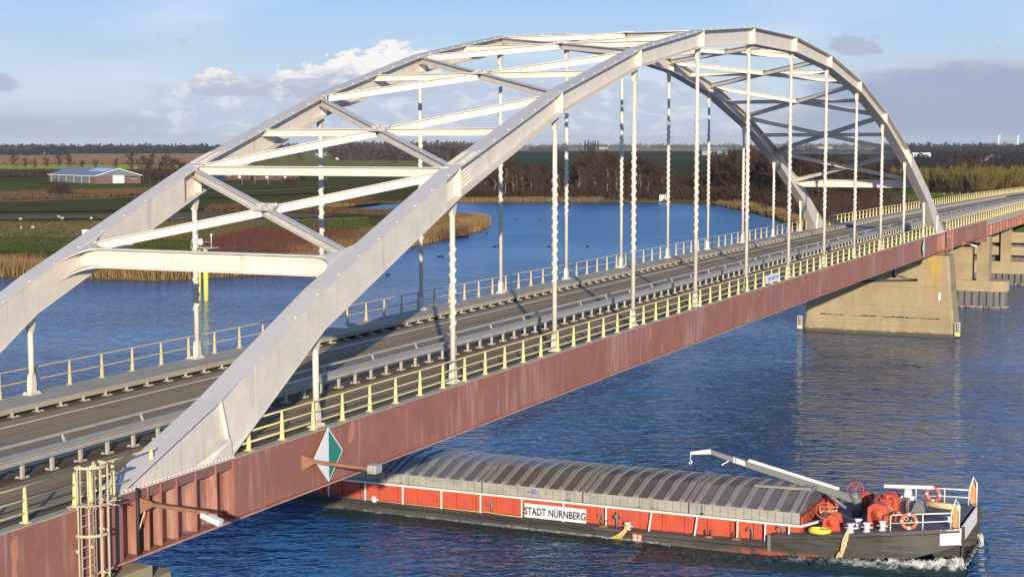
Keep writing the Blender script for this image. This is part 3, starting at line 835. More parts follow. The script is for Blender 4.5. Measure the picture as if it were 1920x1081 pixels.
# ---- ladder cages
def ladder(x0, ztop, zbot, label, mat, plat=True):
    t = thing('ladder_cage', label, 'ladder', (x0, -.9, zbot))
    yb = -.62
    b = MB()
    for x in (x0-.30, x0+.30): b.beam((x, yb, zbot), (x, yb, ztop), .06, .05, (1, 0, 0))
    part('stringer', b, mat, t)
    z = zbot+.2
    rb = MB(); rb.tube([(-.3, 0, 0), (.3, 0, 0)], .018, 6); RM = rb.mesh('rung', mat)
    while z < ztop-1.0: rep('rung', RM, t, (x0, yb, z)); z += .3
    R_ = .50
    def arc(a): return (x0+R_*math.cos(a), yb-.12-R_*math.sin(a)*1.0)
    for k in range(6):
        a = math.pi*(-.02+1.04*k/5); p = arc(a); b = MB(); b.beam((p[0], p[1], zbot+.2), (p[0], p[1], ztop), .035, .03, (1, 0, 0)); part('cage_bar', b, mat, t)
    for z in ((ztop-.03, ztop-1.95, ztop-3.2) if plat else (ztop-.03, ztop-1.1)):
        b = MB(); pts = [(x0-R_, yb, z)] + [(*arc(math.pi*(1-k/8)), z) for k in range(9)] + [(x0+R_, yb, z)]
        for p, q in zip(pts[:-1], pts[1:]): b.beam(p, q, .025, .07)
        part('hoop', b, mat, t)
    b = MB()
    for dz in (.5, 1.75, 3.0):
        z = ztop-dz-.7
        for x in (x0-.3, x0+.3): b.beam((x, yb, z), (x, -.45, z), .05, .08)
    part('wall_bracket', b, mat, t)
    if plat:
        b = MB(); z = ztop-1.1
        pts = [(x0-R_-.1, yb+.05)] + [arc(math.pi*(1-k/16)) for k in range(17)] + [(x0+R_+.1, yb+.05)]
        for i in range(len(pts)-1):
            b.beam((*pts[i], z), (*pts[i+1], z), .05, .04)
        random.seed(5)
        for i in range(34):
            a = math.pi*(-.12+1.24*i/33); p = arc(a); o = Vector((math.cos(a), -math.sin(a), random.uniform(-.25, .55))).normalized()
            q = Vector((*p, z)); b.beam(q, q+o*random.uniform(.2, .34), .018, .018)
        part('spiked_ring', b, mat, t)
    return t
ladder(-2.30, 12.35, 7.4, 'pale caged ladder with a spiked ring at the girder end bottom left', MT['ladder'])
ladder(140.9, 12.2, 9.2, 'small caged ladder on the girder above the far pier', MT['primer'], False)
b = MB()
b.tube([(-.05, -.58, 11.2), (-.05, -.58, 9.2)], .05, 8)
solo('drain_pipe', b, MT['dark'], 'dark drain pipe down the girder beside the pale ladder', 'pipe', True)
b = MB(); b.tube([(.75, -.62, 10.62), (.55, -.66, 10.55), (.25, -.62, 10.48), (.12, -.6, 10.2), (-.02, -.6, 9.95)], .018, 6)
solo('yellow_cable', b, MT['yellow'], 'thin yellow cable hanging from the lamp arm to the pipe', 'cable', True)

# ---- piers
def river_pier(x0, x1, label, lower=0.0):
    t = thing('bridge_pier', label, 'pier', ((x0+x1)/2, BW/2, 0))
    out = [(-1.95, -1.5), (-1.88, .0), (-1.0, 9.0), (1.5, 9.05), (2.2, 7.4), (2.3, 6.1), (9.4, 5.7), (10.7, 6.1), (10.8, 7.4), (11.5, 9.05), (14.0, 9.0), (15.05, .0), (15.1, -1.5)]
    out = [(y, z-lower if z > 8 else z) for y, z in out]; n = len(out); b = MB()
    def ring(x, k): return [(x, p[0], p[1]) for p in out]
    ch = .28
    rings = []
    for x, ins in ((x0, ch), (x0+ch, 0), (x1-ch, 0), (x1, ch)):
        bat = .0
        rr = []
        for (y, z) in out:
            sgn = -1 if y < BW/2 else 1
            e = ins if (y < 1 or y > 12.5) else 0
            bx = (-.035*(9-z) if x < (x0+x1)/2 else .035*(9-z))
            rr.append((x+bx, y-sgn*e, z))
        rings.append(rr)
    base = 0
    for rr in rings: b.v += rr
    for i in range(3):
        for k in range(n):
            k2 = (k+1) % n; b.f.append((i*n+k, i*n+k2, (i+1)*n+k2, (i+1)*n+k))
    for i in (0, 3):
        for tr in tessellate_polygon([[Vector((0, p[0], p[1])) for p in out]]): b.f.append(tuple(i*n+j for j in tr))
    shaft = part('shaft', b, MT['concrete'], t)
    for y in (.2, BW-.2):
        b = MB(); b.box((x0+x1)/2-.55, (x0+x1)/2+.55, y-.5, y+.5, 9.0-lower, D(x0)-GD-.047); part('bearing', b, MT['rust'], t)
    return t
p1 = river_pier(139.6, 143.3, 'tan concrete river pier with raised shoulders under the far end of the arch')
b = MB(); random.seed(11)
y = 13.0
while y > 0:
    w = random.uniform(.3, .9)
    if random.random() < .85: b.box(139.30, 139.36, y-w, y, 2.02-.02*(13-y)*.12, 2.02+random.uniform(.05, .14)-.02*(13-y)*.12)
    y -= w+random.uniform(.02, .25)
part('tide_mark', b, MT['dark'], p1, kind='stuff')
b = MB(); b.sphere((139.35, -.15, 4.5), .3, 10, 6, (.12, .5, 1.6)); part('paint_splash', b, MT['sheet_white'], p1)
p0 = river_pier(-2.3, 1.15, 'tan concrete pier shoulder below the ladder cage bottom left', .5)
b = MB(); b.box(-1.6, .1, -.95, .9, 8.52, 8.9); part('bearing_block', b, MT['concrete_cap'], p0)
# stains on the far pier's near shoulder
def gauge(x, y, label, txt):
    t = thing('depth_gauge', label, 'gauge board', (x, y, 0))
    b = MB(); b.box(x-.06, x+.06, y-.05, y+.55, .25, 1.75); bd = part('board', b, MT['galv_warm'], t)
    b = MB(); b.box(x-.068, x-.061, y+.03, y+.47, .29, .62); part('yellow_foot', b, MT['yellow_bright'], bd)
    b = MB()
    for k in range(4): b.box(x-.069, x-.062, y+.05, y+.3, .74+k*.25, .84+k*.25)
    b.box(x-.069, x-.062, y+.32, y+.42, .68, 1.70); part('marks', b, MT['black'], bd)
    b = MB(); b.box(x+.061, x+.3, y+.1, y+.4, .4, 1.6); part('mount', b, MT['dark'], t)
gauge(139.25, -2.45, 'white and yellow gauge board on the near corner of the far pier', '')
gauge(139.25, 15.1, 'white gauge board on the distant corner of the far pier', '')

ap = thing('approach_pier', 'tan concrete pier wall and column on a round ended cap over sheet piles', 'pier', (175.5, 6, 0))
b = MB(); poly = []
for k in range(9):
    a = math.pi + math.pi*k/8; poly.append((175.5+1.8*math.cos(a), -1.2+1.8*math.sin(a)*1.0, 2.14))
poly += [(177.3, 15.5, 2.14), (173.7, 15.5, 2.14)]
b.prism(poly, (0, 0, 1.40)); part('cap', b, MT['concrete_cap'], ap)
b = MB(); b.box(174.3, 176.2, 1.62, 11.4, 3.54, 9.25); part('wall', b, MT['concrete'], ap)
for y0, y1 in ((-.55, .98), (12.0, 13.5)):
    b = MB(); b.box(173.95, 176.4, y0, y1, 3.54, 9.25); part('column', b, MT['concrete'], ap)
def pile_row(parent, pts, z0, z1):
    n = 0
    for (p, q) in zip(pts[:-1], pts[1:]):
        p = Vector(p); q = Vector(q); ln = (q-p).length; m = max(1, int(round(ln/.92))); d = (q-p)/m; nn = Vector((d.y, -d.x)).normalized()
        for i in range(m):
            a = p + d*i; c = a + d; o = nn*.16
            b = MB()
            pl = [a + d*.05, a + d*.2 + o, a + d*.8 + o, a + d*.95, a + d*.95 - nn*.1, a + d*.05 - nn*.1]
            b.prism([(v.x, v.y, z0) for v in pl], (0, 0, z1-z0)); o_ = part('sheet_pile', b, MT['pile'], parent)
            n += 1
    b = MB()
    for (p, q) in zip(pts[:-1], pts[1:]):
        p = Vector(p); q = Vector(q); m = max(1, int((q-p).length/.3))
        nn = Vector(((q-p).y, -(q-p).x)).normalized()
        for i in range(m):
            a = p + (q-p)*((i+random.random())/m) + nn*.18; h = random.uniform(.08, .28); b.box(a.x-.06, a.x+.06, a.y-.16, a.y+.16, .0, h)
    part('barnacle_line', b, MT['pile_edge'], parent, kind='stuff')
pile_row(ap, [(174.0, 15.4), (174.0, -1.2), (174.9, -2.6), (176.2, -2.6), (177.0, -1.2)], -1.5, 2.13)

ab = thing('abutment', 'stepped tan concrete abutment with slots and a long sheet pile wall at the right bank', 'abutment', (211, 5, 0))
b = MB(); b.box(210.4, 212.8, -60, 15.6, 1.64, 3.5); part('cap_wall', b, MT['concrete_cap'], ab)
for y0, y1 in ((1.40, 2.85), (11.2, 12.6), (-9.2, -7.8)):
    b = MB(); b.box(210.55, 212.4, y0, y1, 3.502, 8.6 if y0 < -5 else 9.28); part('column', b, MT['concrete'], ab)
for z0, z1 in ((4.42, 5.72), (6.32, 7.9)):
    b = MB(); b.box(211.2, 212.3, -60, 15.6, z0, z1); part('wall_beam', b, MT['concrete_cap'], ab)
pile_row(ab, [(210.7, 15.4), (210.7, -24)], -1.5, 1.63)
b = MB()
for i in range(42):
    y = -24+i*.93; b.box(212.5+.12*(i % 2), 212.9, y, y+.86, 3.5, 6.4)
part('rear_piles', b, MT['pile'], ab)
# ================================================================== THE BARGE
HX0, HX1 = 41.3, 49.3; HC = 45.3
def hull_extra(N, p, c):
    x, y, z = N.sep(p)
    lines = N.noise(N.scale(p, (.4, .22, 7.0)), 1.0, 6, .7)
    c = N.mix(N.m('MULTIPLY', N.ss(lines, .5, .68), .6), c, c4((.095, .085, .068)))
    low = N.m('SUBTRACT', 1.0, N.ss(N.m('ADD', z, N.m('MULTIPLY', N.noise(p, 1.1, 5, .7), .7)), .30, .62))
    c = N.mix(N.m('MULTIPLY', low, .55), c, c4((.12, .105, .078)))
    anti = N.m('MULTIPLY', N.m('MULTIPLY', N.band(y, -13.5, -11.5, -7.5, -5.5), N.m('SUBTRACT', 1.0, N.ss(z, .18, .42))), N.ss(N.noise(p, 1.4, 5, .7), .38, .55))
    c = N.mix(N.m('MULTIPLY', anti, .9), c, c4((.30, .06, .03)))
    return c
MT['hull'] = paint('scuffed_black_hull', (.022, .020, .018), (.055, .049, .041), .6, .8, .9, .4, (1, .5, 1.6), bump=.1, spots=(.15, .065, .035), spot_scale=1.3, spot_lo=.68, extra=hull_extra)
MT['barge_red'] = paint('orange_red_barge_paint', (.46, .072, .034), (.34, .060, .034), .55, 1.4, .9, .35, bump=.05, spots=(.20, .06, .04), spot_scale=2.2, spot_lo=.66)
MT['hatch'] = paint('dull_grey_hatch', (.18, .158, .15), (.135, .12, .118), .27, .9, .8, .3, (1, 1, 1), metallic=.3)
MT['hatch_side'] = paint('grey_hatch_side', (.30, .29, .25), (.21, .205, .175), .55, 1.5, .8, .35, (1, .6, 1))
MT['hatch_rib'] = paint('pale_grey_hatch_rib', (.235, .215, .198), (.175, .162, .152), .36, 1.6, .6, .3)
MT['deck_blue'] = paint('worn_dark_deck', (.075, .075, .105), (.11, .105, .115), .6, 1.2, .7, .3)
MT['crane'] = paint('grey_crane_paint', (.15, .16, .168), (.12, .128, .135), .5, 1.4, .5, .2)
MT['rope'] = paint('yellow_rope', (.62, .44, .12), (.42, .29, .09), .9, 8, .7, .3)
MT['rope_pale'] = paint('pale_manila_rope', (.55, .43, .22), (.38, .29, .15), .9, 8, .7, .3)
MT['buoy'] = paint('orange_lifebuoy', (.74, .13, .05), (.62, .11, .05), .5, 3, .4)
MT['orange'] = paint('orange_panel', (.72, .26, .08), (.6, .2, .07), .5, 3, .4)
MT['hose'] = flat('yellow_hose', (.74, .60, .05), .45)

barge = thing('cargo_barge', 'laden black and red river barge with grey ribbed hatch covers sailing under the bridge', 'barge', (HC, 10, 0))
gy = [-17.6, -16.9, -14.0, -10.0, -8.4, -8.1, -5, -1, 5, 15, 30, 44, 46]
gz = [2.12, 2.08, 1.78, 1.24, 1.12, .66, .57, .54, .54, .56, .6, .9, 1.0]
def sheer(y): return float(np.interp(y, gy, gz))
def beamx(y):
    """half beam"""
    return float(np.interp(y, [-17.7, -17.0, -14.5, -11.5, -8, 40, 44, 46], [2.75, 3.05, 3.72, 3.97, 4.0, 4.0, 3.4, 2.4]))
def hull():
    b = MB(); ys = sorted(set([-17.65, -17.3, -16.9, -16, -15, -14, -13, -12, -11, -10, -8.4, -8.1] + [-6+2.0*i for i in range(26)]))
    prof = []
    for y in ys:
        hb = beamx(y); z = sheer(y)
        # the bow bottom rises towards the square stem
        rake = float(np.interp(y, [-17.7, -14.5, -10], [1.32, .2, -.6])); rake = max(-.6, rake)
        prof.append([(HC-hb+.0, y, z), (HC-hb-.05, y, z-.14), (HC-hb, y, z-.2), (HC-hb+.02, y, max(rake, -.6) if rake > -.6 else -.6), (HC+hb-.02, y, max(rake, -.6)), (HC+hb, y, z-.2), (HC+hb+.05, y, z-.14), (HC+hb, y, z)])
    n = 8
    for r in prof: b.v += r
    for i in range(len(prof)-1):
        for k in range(n-1):
            b.f.append((i*n+k, i*n+k+1, (i+1)*n+k+1, (i+1)*n+k))
    b.f.append(tuple(range(n))); e = (len(prof)-1)*n; b.f.append(tuple(e+k for k in range(n)))
    return part('hull', b, MT['hull'], barge)
hl = hull()
def deck_strip(name, y0, y1, x0f, x1f, mat, dz=-.01):
    b = MB(); ys = xr(y0, y1, 1.0)
    ys = sorted(set(ys + [y for y in gy if y0 < y < y1]))
    for y in ys: b.v += [(x0f(y), y, sheer(y)+dz), (x1f(y), y, sheer(y)+dz), (x1f(y), y, sheer(y)+dz-.05), (x0f(y), y, sheer(y)+dz-.05)]
    for i in range(len(ys)-1):
        a = 4*i; c = a+4; b.f += [(a, a+1, c+1, c), (a+3, a+2, c+2, c+3), (a, a+3, c+3, c), (a+1, a+2, c+2, c+1)]
    return part(name, b, mat, barge)
deck_strip('foredeck', -17.5, -8.4, lambda y: HC-beamx(y)+.05, lambda y: HC+beamx(y)-.05, MT['deck_blue'], .015)
deck_strip('gangway', -8.3, 45, lambda y: HC-beamx(y)+.03, lambda y: HC-3.1, MT['deck_blue'], .012)
deck_strip('gangway', -8.3, 45, lambda y: HC+3.1, lambda y: HC+beamx(y)-.03, MT['deck_blue'], .012)
ys = sorted(set(xr(-17.4, 45, 1.0) + [y for y in gy if -17.4 < y < 45]))
for s in (-1, 1):
    b = MB()
    for a, c in zip(ys[:-1], ys[1:]): b.beam((HC+s*(beamx(a)-.01), a, sheer(a)+.02), (HC+s*(beamx(c)-.01), c, sheer(c)+.02), .06, .05)
    part('toe_rail', b, MT['hull'], barge)
fbm = MB(); fbm.box(-.07, .0, -.12, .12, -.16, -.02); FBM = fbm.mesh('rubbing_block', MT['dark'])
for i in range(60): rep('rubbing_block', FBM, barge, (HC-4.02, 1.6+i*.36, sheer(1.6+i*.36)+.015))
# white push bow
b = MB()
for s in (-1, 1):
    yy = [-16.75, -17.2, -17.655]; v0 = []
    for y in yy:
        v0 += [(HC+s*(beamx(y)+.012), y, sheer(y)-.78), (HC+s*(beamx(y)+.012), y, sheer(y)+.03)]
    b.add(v0, [(0, 1, 3, 2), (2, 3, 5, 4)])
b.box(HC-2.76, HC+2.76, -17.72, -17.655, 1.30, 2.16)
part('white_bow_plate', b, MT['white'], hl)
for s in (-1, 1):
    b = MB(); x = HC+s*2.45
    b.prism([(x-.09, -17.58, 1.36), (x-.09, -17.78, 1.30), (x-.09, -17.70, -.6), (x-.09, -17.45, -.6), (x-.09, -16.2, .75)], (.18, 0, 0)); part('push_lug', b, MT['hull'], hl)
    b = MB(); b.box(x+.05 if s > 0 else x-.25, x+.25 if s > 0 else x-.05, -17.86, -17.722, .7, 2.2); part('fender_bar', b, MT['hull'], hl)

# hold coaming
CX0, CX1 = 42.1, 48.5
b = MB(); b.box(CX0, CX0+.06, -9.75, 40, .5, 1.62); b.box(CX1-.06, CX1, -9.75, 40, .5, 1.62); b.box(CX0, CX1, -9.8, -9.72, .6, 2.05); part('coaming', b, MT['barge_red'], barge)
random.seed(2)
bk = MB(); bk.box(-.12, .0, -.09, .09, .0, 1.0); BK = bk.mesh('coaming_rib', MT['barge_red'])
for i in range(40):
    y = -8.6+i*1.26; rep('coaming_rib', BK, barge, (CX0-.001, y, .56 if y > -8 else 1.1), sc=(1, 1, 1.0 if y > -8 else .45))
for s, x in ((-1, CX0-.16), (1, CX1+.16)):
    b = MB(); b.beam((x, -9.75, 1.60), (x, 40, 1.60), .13, .10); 
    if s < 0: b.beam((x, -9.75, 1.60), (x+1.3, -10.5, 1.68), .12, .10); b.beam((x+1.3, -10.5, 1.68), (x+3.2, -10.55, 1.9), .1, .08)
    part('grab_rail', b, MT['white'], barge)
pm = MB(); pm.beam((0, 0, 0), (0, 0, 1.06), .075, .075); PM = pm.mesh('rail_post', MT['white'])
for i, y in enumerate([-9.2, -7.94, -6.45, -4.1, -1.53, .94, 3.46, 5.98, 8.53, 11.01, 13.51, 16.0, 18.48, 21, 23.5, 26]):
    o = rep('rail_post', PM, barge, (41.72, y, sheer(y)), sc=(1, 1, (1.58-sheer(y))/1.06))
    if i in (3, 4): o.rotation_euler.x = R(8)

# hatch covers
PROF = [(42.08, 1.66), (42.08, 2.24), (44.2, 2.86), (45.4, 2.93), (46.6, 2.88), (48.52, 2.40), (48.52, 1.66)]
def hatch(y0, y1, nrib):
    b = MB(); g = .03
    out = [Vector((p[0], 0, p[1])) for p in PROF]; n = len(out)
    for y in (y0+g, y1-g):
        for p in out: b.v.append((p.x, y, p.z))
    for k in range(n-1): b.f.append((k, k+1, n+k+1, n+k))
    b.f += [tuple(range(n-1, -1, -1)), tuple(range(n, 2*n))]
    h = part('hatch_cover', b, MT['hatch'], barge)
    m = nrib*2
    for x0, x1 in ((42.05, 42.078), (48.522, 48.55)):
        for i in range(m):
            ya = y0+g+(y1-y0-2*g)*i/m; yb = y0+g+(y1-y0-2*g)*(i+1)/m
            b = MB(); b.box(x0-(.006 if i % 2 else 0), x1, ya+.012, yb-.012, 1.66, 2.235); part('side_panel', b, MT['hatch_side'], h)
            if x0 > 45 and i > 1: break
    step = (y1-y0)/nrib
    for i in range(nrib):
        y = y0+step*(i+.5); b = MB(); w = step*.36
        pl = [(p[0], p[1]) for p in PROF[1:6]]
        up = [(42.06, 2.24), (42.16, 2.34), (44.2, 2.935), (45.4, 3.0), (46.6, 2.95), (48.44, 2.50), (48.54, 2.40)]
        dn = [(42.06, 2.2), (42.2, 2.24), (44.2, 2.83), (45.4, 2.90), (46.6, 2.85), (48.4, 2.40), (48.54, 2.36)]
        for k in range(6):
            a0, a1, u0, u1 = dn[k], dn[k+1], up[k], up[k+1]
            b.hexa([(a0[0], y-w/2, a0[1]), (a1[0], y-w/2, a1[1]), (a1[0], y+w/2, a1[1]), (a0[0], y+w/2, a0[1]), (u0[0], y-w*.42, u0[1]), (u1[0], y-w*.42, u1[1]), (u1[0], y+w*.42, u1[1]), (u0[0], y+w*.42, u0[1])])
        part('rib', b, MT['hatch_rib'], h)
    for y in (y0+.07, y1-.07):
        b = MB()
        for p, q in zip(PROF[1:6], PROF[2:6]): b.beam((p[0], y, p[1]+.03), (q[0], y, q[1]+.03), .09, .10)
        part('edge_bead', b, MT['hatch_rib'], h)
    b = MB(); random.seed(int(y0*10)+99)
    for k in range(2):
        y = random.uniform(y0+.5, y1-.5); b.box(42.0, 42.035, y-.03, y+.03, 1.7, 2.2); b.box(42.0, 42.05, y-.1, y+.1, 1.68, 1.76)
    part('latch', b, MT['hatch_rib'], h)
    return h
hs = [-9.7, -3.65, 2.45, 8.6, 14.8, 21, 27.2, 33.4, 39.6]
for a, c in zip(hs[:-1], hs[1:]): lasth = hatch(a, c, 7)
b = MB()                                                # walkway timber lying on a hatch, seen as a pale line
b.beam((44.3, -6.6, 2.98), (44.6, -9.6, 2.98), .16, .12); part('hatch_bar', b, MT['hatch_rib'], barge)
# name board and logo
b = MB(); b.box(41.62, 41.655, 2.08, 5.76, .62, 1.40); nbd = part('name_board', b, MT['sheet_white'], barge)
lettering('lettering', 'STADT NÜRNBERG', .58, MT['black'], nbd, (41.612, 3.92, .96), (0, -1, 0), (0, 0, 1), .004, .016, .735)
b = MB()
for k in range(3): b.torus((42.015, 5.35, 2.0), (1, 0, 0), .05+.05*k, .016, 12, 5)
b.tube([(42.015, 5.75, 1.92), (42.015, 5.6, 1.98), (42.015, 5.5, 1.92), (42.015, 5.35, 1.88), (42.015, 5.1, 1.9)], .03, 5)
part('wave_logo', b, MT['sign_blue'], barge, True)
b = MB(); b.box(41.24, 41.27, -1.32, -.76, -.5, .46); ds = part('draught_scale', b, MT['barge_red'], barge)
b = MB()
for k in range(4): b.box(41.232, 41.239, -1.02, -.84, -.3+k*.19, -.18+k*.19)
for k in range(9): b.box(41.232, 41.239, -1.26, -1.12, -.3+k*.08, -.26+k*.08)
part('marks', b, MT['sheet_white'], ds)
# small fittings along the gangway
def gooseneck(y, h=.62):
    b = MB(); x = 41.85; z = sheer(y)
    b.tube([(x, y, z), (x, y, z+h-.1), (x, y+.06, z+h), (x, y+.18, z+h+.01), (x, y+.26, z+h-.08), (x, y+.27, z+h-.18)], .05, 8); part('vent_pipe', b, MT['crane'], barge, True)
for y in (16.2, 7.9, 1.2, -7.2, -8.8): gooseneck(y, .62 if y > -8 else .35)
def bitts(y, mat, x=41.65, r=.14, h=.36, z=None):
    z = sheer(y) if z is None else z
    b = MB(); b.cyl((x, y, z), (x, y, z+h), r*.8, n=12); b.cyl((x, y, z+h), (x, y, z+h+.06), r*1.25, n=12); b.cyl((x, y, z), (x, y, z+.04), r*1.3, n=12); b.beam((x, y-.3, z+h*.55), (x, y+.3, z+h*.55), .05, .05); part('bollard', b, mat, barge, True)
bitts(15.3, MT['sheet_white'], 41.5, .12, .3); bitts(-.35, MT['sheet_white'], 41.6, .15, .34)
for y in (1.05, -4.9, -6.4):
    b = MB(); z = sheer(y); b.cyl((41.6, y, z), (41.6, y, z+.10), .28, n=14); 
    for s in (-.14, .14): b.tube([(41.75, y+s, z+.05), (41.72, y+s+.05, z+.3), (41.68, y+s-.02, z+.36)], .05, 7)
    part('deck_fitting', b, MT['rust'], barge, True)
b = MB(); y = .35; z = sheer(y); b.tube([(41.8, y, z), (41.8, y, z+.85)], .055, 8); b.cyl((41.7, y, z+.62), (41.6, y, z+.62), .12, n=10); b.torus((41.62, y-.2, z+.62), (1, 0, 0), .11, .025, 12, 6); part('valve', b, MT['crane'], barge, True)
b = MB(); pts = [(41.72, y, sheer(y)+.05) for y in xr(17.6, 8.6, 1.0)] + [(41.7, 8.2, .64), (41.65, 7.2, .60), (41.6, 6, .6)]; b.tube(pts, .028, 6)
solo('hose', b, MT['rope'], 'yellow orange hose laid along the barge gangway left of the name board', 'hose', True)

# foredeck bollards
for (x, y) in ((41.85, -12.35), (41.95, -13.15), (42.15, -13.9), (42.9, -12.5), (48.6, -12.7), (48.5, -13.5), (48.3, -14.2)): bitts(y, MT['sheet_white'], x, .17, .42)
# winches
def winch(x, y, s, label, wheel=True, big=False):
    z = sheer(y)+.02
    b = MB()
    b.prism([(x-.45*s, y-.5*s, z), (x-.45*s, y+.5*s, z), (x-.45*s, y+.45*s, z+.55*s), (x-.45*s, y+.05*s, z+.9*s), (x-.45*s, y-.35*s, z+.8*s)], (.18*s, 0, 0))
    b.prism([(x+.35*s, y-.5*s, z), (x+.35*s, y+.5*s, z), (x+.35*s, y+.45*s, z+.55*s), (x+.35*s, y+.05*s, z+.9*s), (x+.35*s, y-.35*s, z+.8*s)], (.14*s, 0, 0))
    b.box(x-.5*s, x+.55*s, y-.6*s, y+.6*s, z, z+.08)
    w = part('winch', b, MT['barge_red'], barge)
    b = MB(); b.cyl((x-.27*s, y, z+.5*s), (x+.35*s, y, z+.5*s), .24*s, n=16); b.cyl((x-.27*s, y, z+.5*s), (x-.22*s, y, z+.5*s), .38*s, n=18); b.cyl((x+.29*s, y, z+.5*s), (x+.35*s, y, z+.5*s), .38*s, n=18); part('drum', b, MT['barge_red'], w, True)
    b = MB(); b.cyl((x-.47*s, y, z+.45*s), (x-.53*s, y, z+.45*s), .22*s, n=16); b.cyl((x-.53*s, y, z+.45*s), (x-.57*s, y, z+.45*s), .1*s, n=10); part('gear_cover', b, MT['barge_red'], w, True)
    if wheel:
        b = MB(); c = (x-.3*s, y+.45*s, z+1.05*s); b.torus(c, (.9, .35, 0), .42*s, .03, 22, 6)
        for k in range(3):
            a = math.pi*k/3; d = Vector((-.35*math.cos(a), .9*math.cos(a), math.sin(a))).normalized()*.42*s; b.tube([Vector(c)-d, Vector(c)+d], .02, 5)
        part('hand_wheel', b, MT['barge_red'], w, True)
    return w
winch(42.7, -11.25, .95, '')
winch(47.3, -11.9, 1.05, '')
# anchor windlass: two gear housings with chain drums
def windlass():
    z = sheer(-13.4)+.02
    b = MB(); b.box(42.9, 47.0, -14.1, -12.9, z, z+.10); w = part('windlass', b, MT['barge_red'], barge)
    for x0 in (43.0, 45.6):
        b = MB(); b.prism([(x0, -14.0, z+.1), (x0, -12.95, z+.1), (x0, -12.95, z+.95), (x0, -13.3, z+1.2), (x0, -13.8, z+1.1), (x0, -14.0, z+.8)], (.5, 0, 0)); part('gear_housing', b, MT['barge_red'], w)
        b = MB(); b.cyl((x0-.03, -13.5, z+.6), (x0-.09, -13.5, z+.6), .33, n=20); b.cyl((x0-.09, -13.5, z+.6), (x0-.14, -13.5, z+.6), .15, n=14); part('gear_cover', b, MT['barge_red'], w, True)
        b = MB(); b.cyl((x0+.5, -13.5, z+.62), (x0+1.25, -13.5, z+.62), .3, n=18); 
        for xx in (.62, .95, 1.2): b.cyl((x0+xx, -13.5, z+.62), (x0+xx+.06, -13.5, z+.62), .46, n=20)
        part('chain_drum', b, MT['barge_red'], w, True)
        b = MB()
        for k in range(7):
            p = Vector((x0+.9, -13.75-.2*k, z+.85-.10*k)); b.torus(p, (1, 0, .3) if k % 2 else (0, .4, 1), .10, .03, 10, 5)
        part('chain', b, MT['rope_pale'], w, True)
    b = MB(); b.box(43.9, 45.4, -13.2, -12.9, z+.1, z+.75); b.cyl((44.1, -13.05, z+.75), (45.2, -13.05, z+.95), .22, n=12); b.box(44.3, 45.0, -13.9, -13.3, z+.1, z+1.15); b.cyl((44.65, -13.6, z+1.15), (44.65, -13.6, z+1.35), .14, n=10); part('motor', b, MT['barge_red'], w)
    for k, (x, y) in enumerate(((43.7, -14.25), (46.4, -14.3))):
        b = MB(); b.cyl((x, y, z), (x, y, z+.7), .05, n=8); b.torus((x, y, z+.75), (0, .3, 1), .16, .022, 14, 5); part('brake_wheel', b, MT['barge_red'], w, True)
windlass()
b = MB(); z = sheer(-15.2)                              # chain stopper and roller on the foredeck
b.prism([(45.7, -14.6, z), (45.7, -15.5, z), (45.7, -15.3, z+.55), (45.7, -14.9, z+.7)], (.12, 0, 0)); b.prism([(46.3, -14.6, z), (46.3, -15.5, z), (46.3, -15.3, z+.55), (46.3, -14.9, z+.7)], (.12, 0, 0)); b.cyl((45.82, -15.0, z+.4), (46.3, -15.0, z+.4), .16, n=12); part('chain_stopper', b, MT['crane'], barge)
b = MB(); b.cyl((47.0, -15.0, z+.35), (46.7, -16.9, z+.35), .17, n=12); b.box(46.8, 47.1, -15.2, -15.05, z, z+.4); b.box(46.6, 46.9, -17.0, -16.85, z, z+.4); part('wooden_fender', b, MT['rope_pale'], barge, True)
b = MB(); b.box(44.4, 45.1, -15.6, -15.2, z, z+.22); b.box(43.6, 44.2, -16.6, -16.2, z+.1, z+.18); part('deck_locker', b, MT['dark'], barge)
for x in (44.0, 46.6):
    b = MB(); zz = sheer(-16.8); b.box(x-.2, x+.2, -16.95, -16.65, zz, zz+.06); b.cyl((x, -16.8, zz+.06), (x, -16.8, zz+.3), .1, .16, n=10); part('fairlead', b, MT['sheet_white'], barge, True)
# crane
cz = sheer(-11.9)
b = MB(); b.cyl((45.9, -11.8, cz), (45.9, -11.8, cz+.9), .26, .22, n=14); b.beam((45.9, -11.8, cz+.75), (45.85, -11.55, cz+1.25), .34, .4); cr = part('crane', b, MT['crane'], barge, True)
A = Vector((45.85, -11.5, cz+1.2)); B2 = Vector((45.55, -5.1, 4.02)); C3 = Vector((45.4, -3.75, 4.40)); D3 = Vector((45.35, -2.65, 4.24))
A = Vector((45.85, -11.6, 2.42))
b = MB(); b.beam(A, B2 + (B2-A).normalized()*.1, .26, .40, (0, 0, 1), .22, .32); bo = part('boom', b, MT['crane'], cr)
b = MB(); b.beam(B2, C3, .18, .26, (0, 0, 1), .16, .24); part('jib', b, MT['crane'], cr)
b = MB(); b.beam(C3 - (D3-C3).normalized()*.05, D3, .20, .26, (0, 0, 1), .15, .14); part('jib_head', b, MT['white'], cr)
b = MB(); b.beam(A.lerp(B2, .12)+Vector((.06, 0, .27)), A.lerp(B2, .88)+Vector((.06, 0, .24)), .10, .10); b.beam(A.lerp(B2, .12)+Vector((-.1, 0, .25)), A.lerp(B2, .88)+Vector((-.1, 0, .22)), .07, .07); part('extension_ram', b, MT['white'], cr)
b = MB(); b.cyl((45.9, -11.2, cz+.35), A.lerp(B2, .22)-Vector((0, 0, .2)), .09, n=10); b.cyl(Vector((45.9, -11.2, cz+.35)).lerp(A.lerp(B2, .22), .5), A.lerp(B2, .22)-Vector((0, 0, .15)), .055, n=10); part('lift_ram', b, MT['crane'], cr, True)
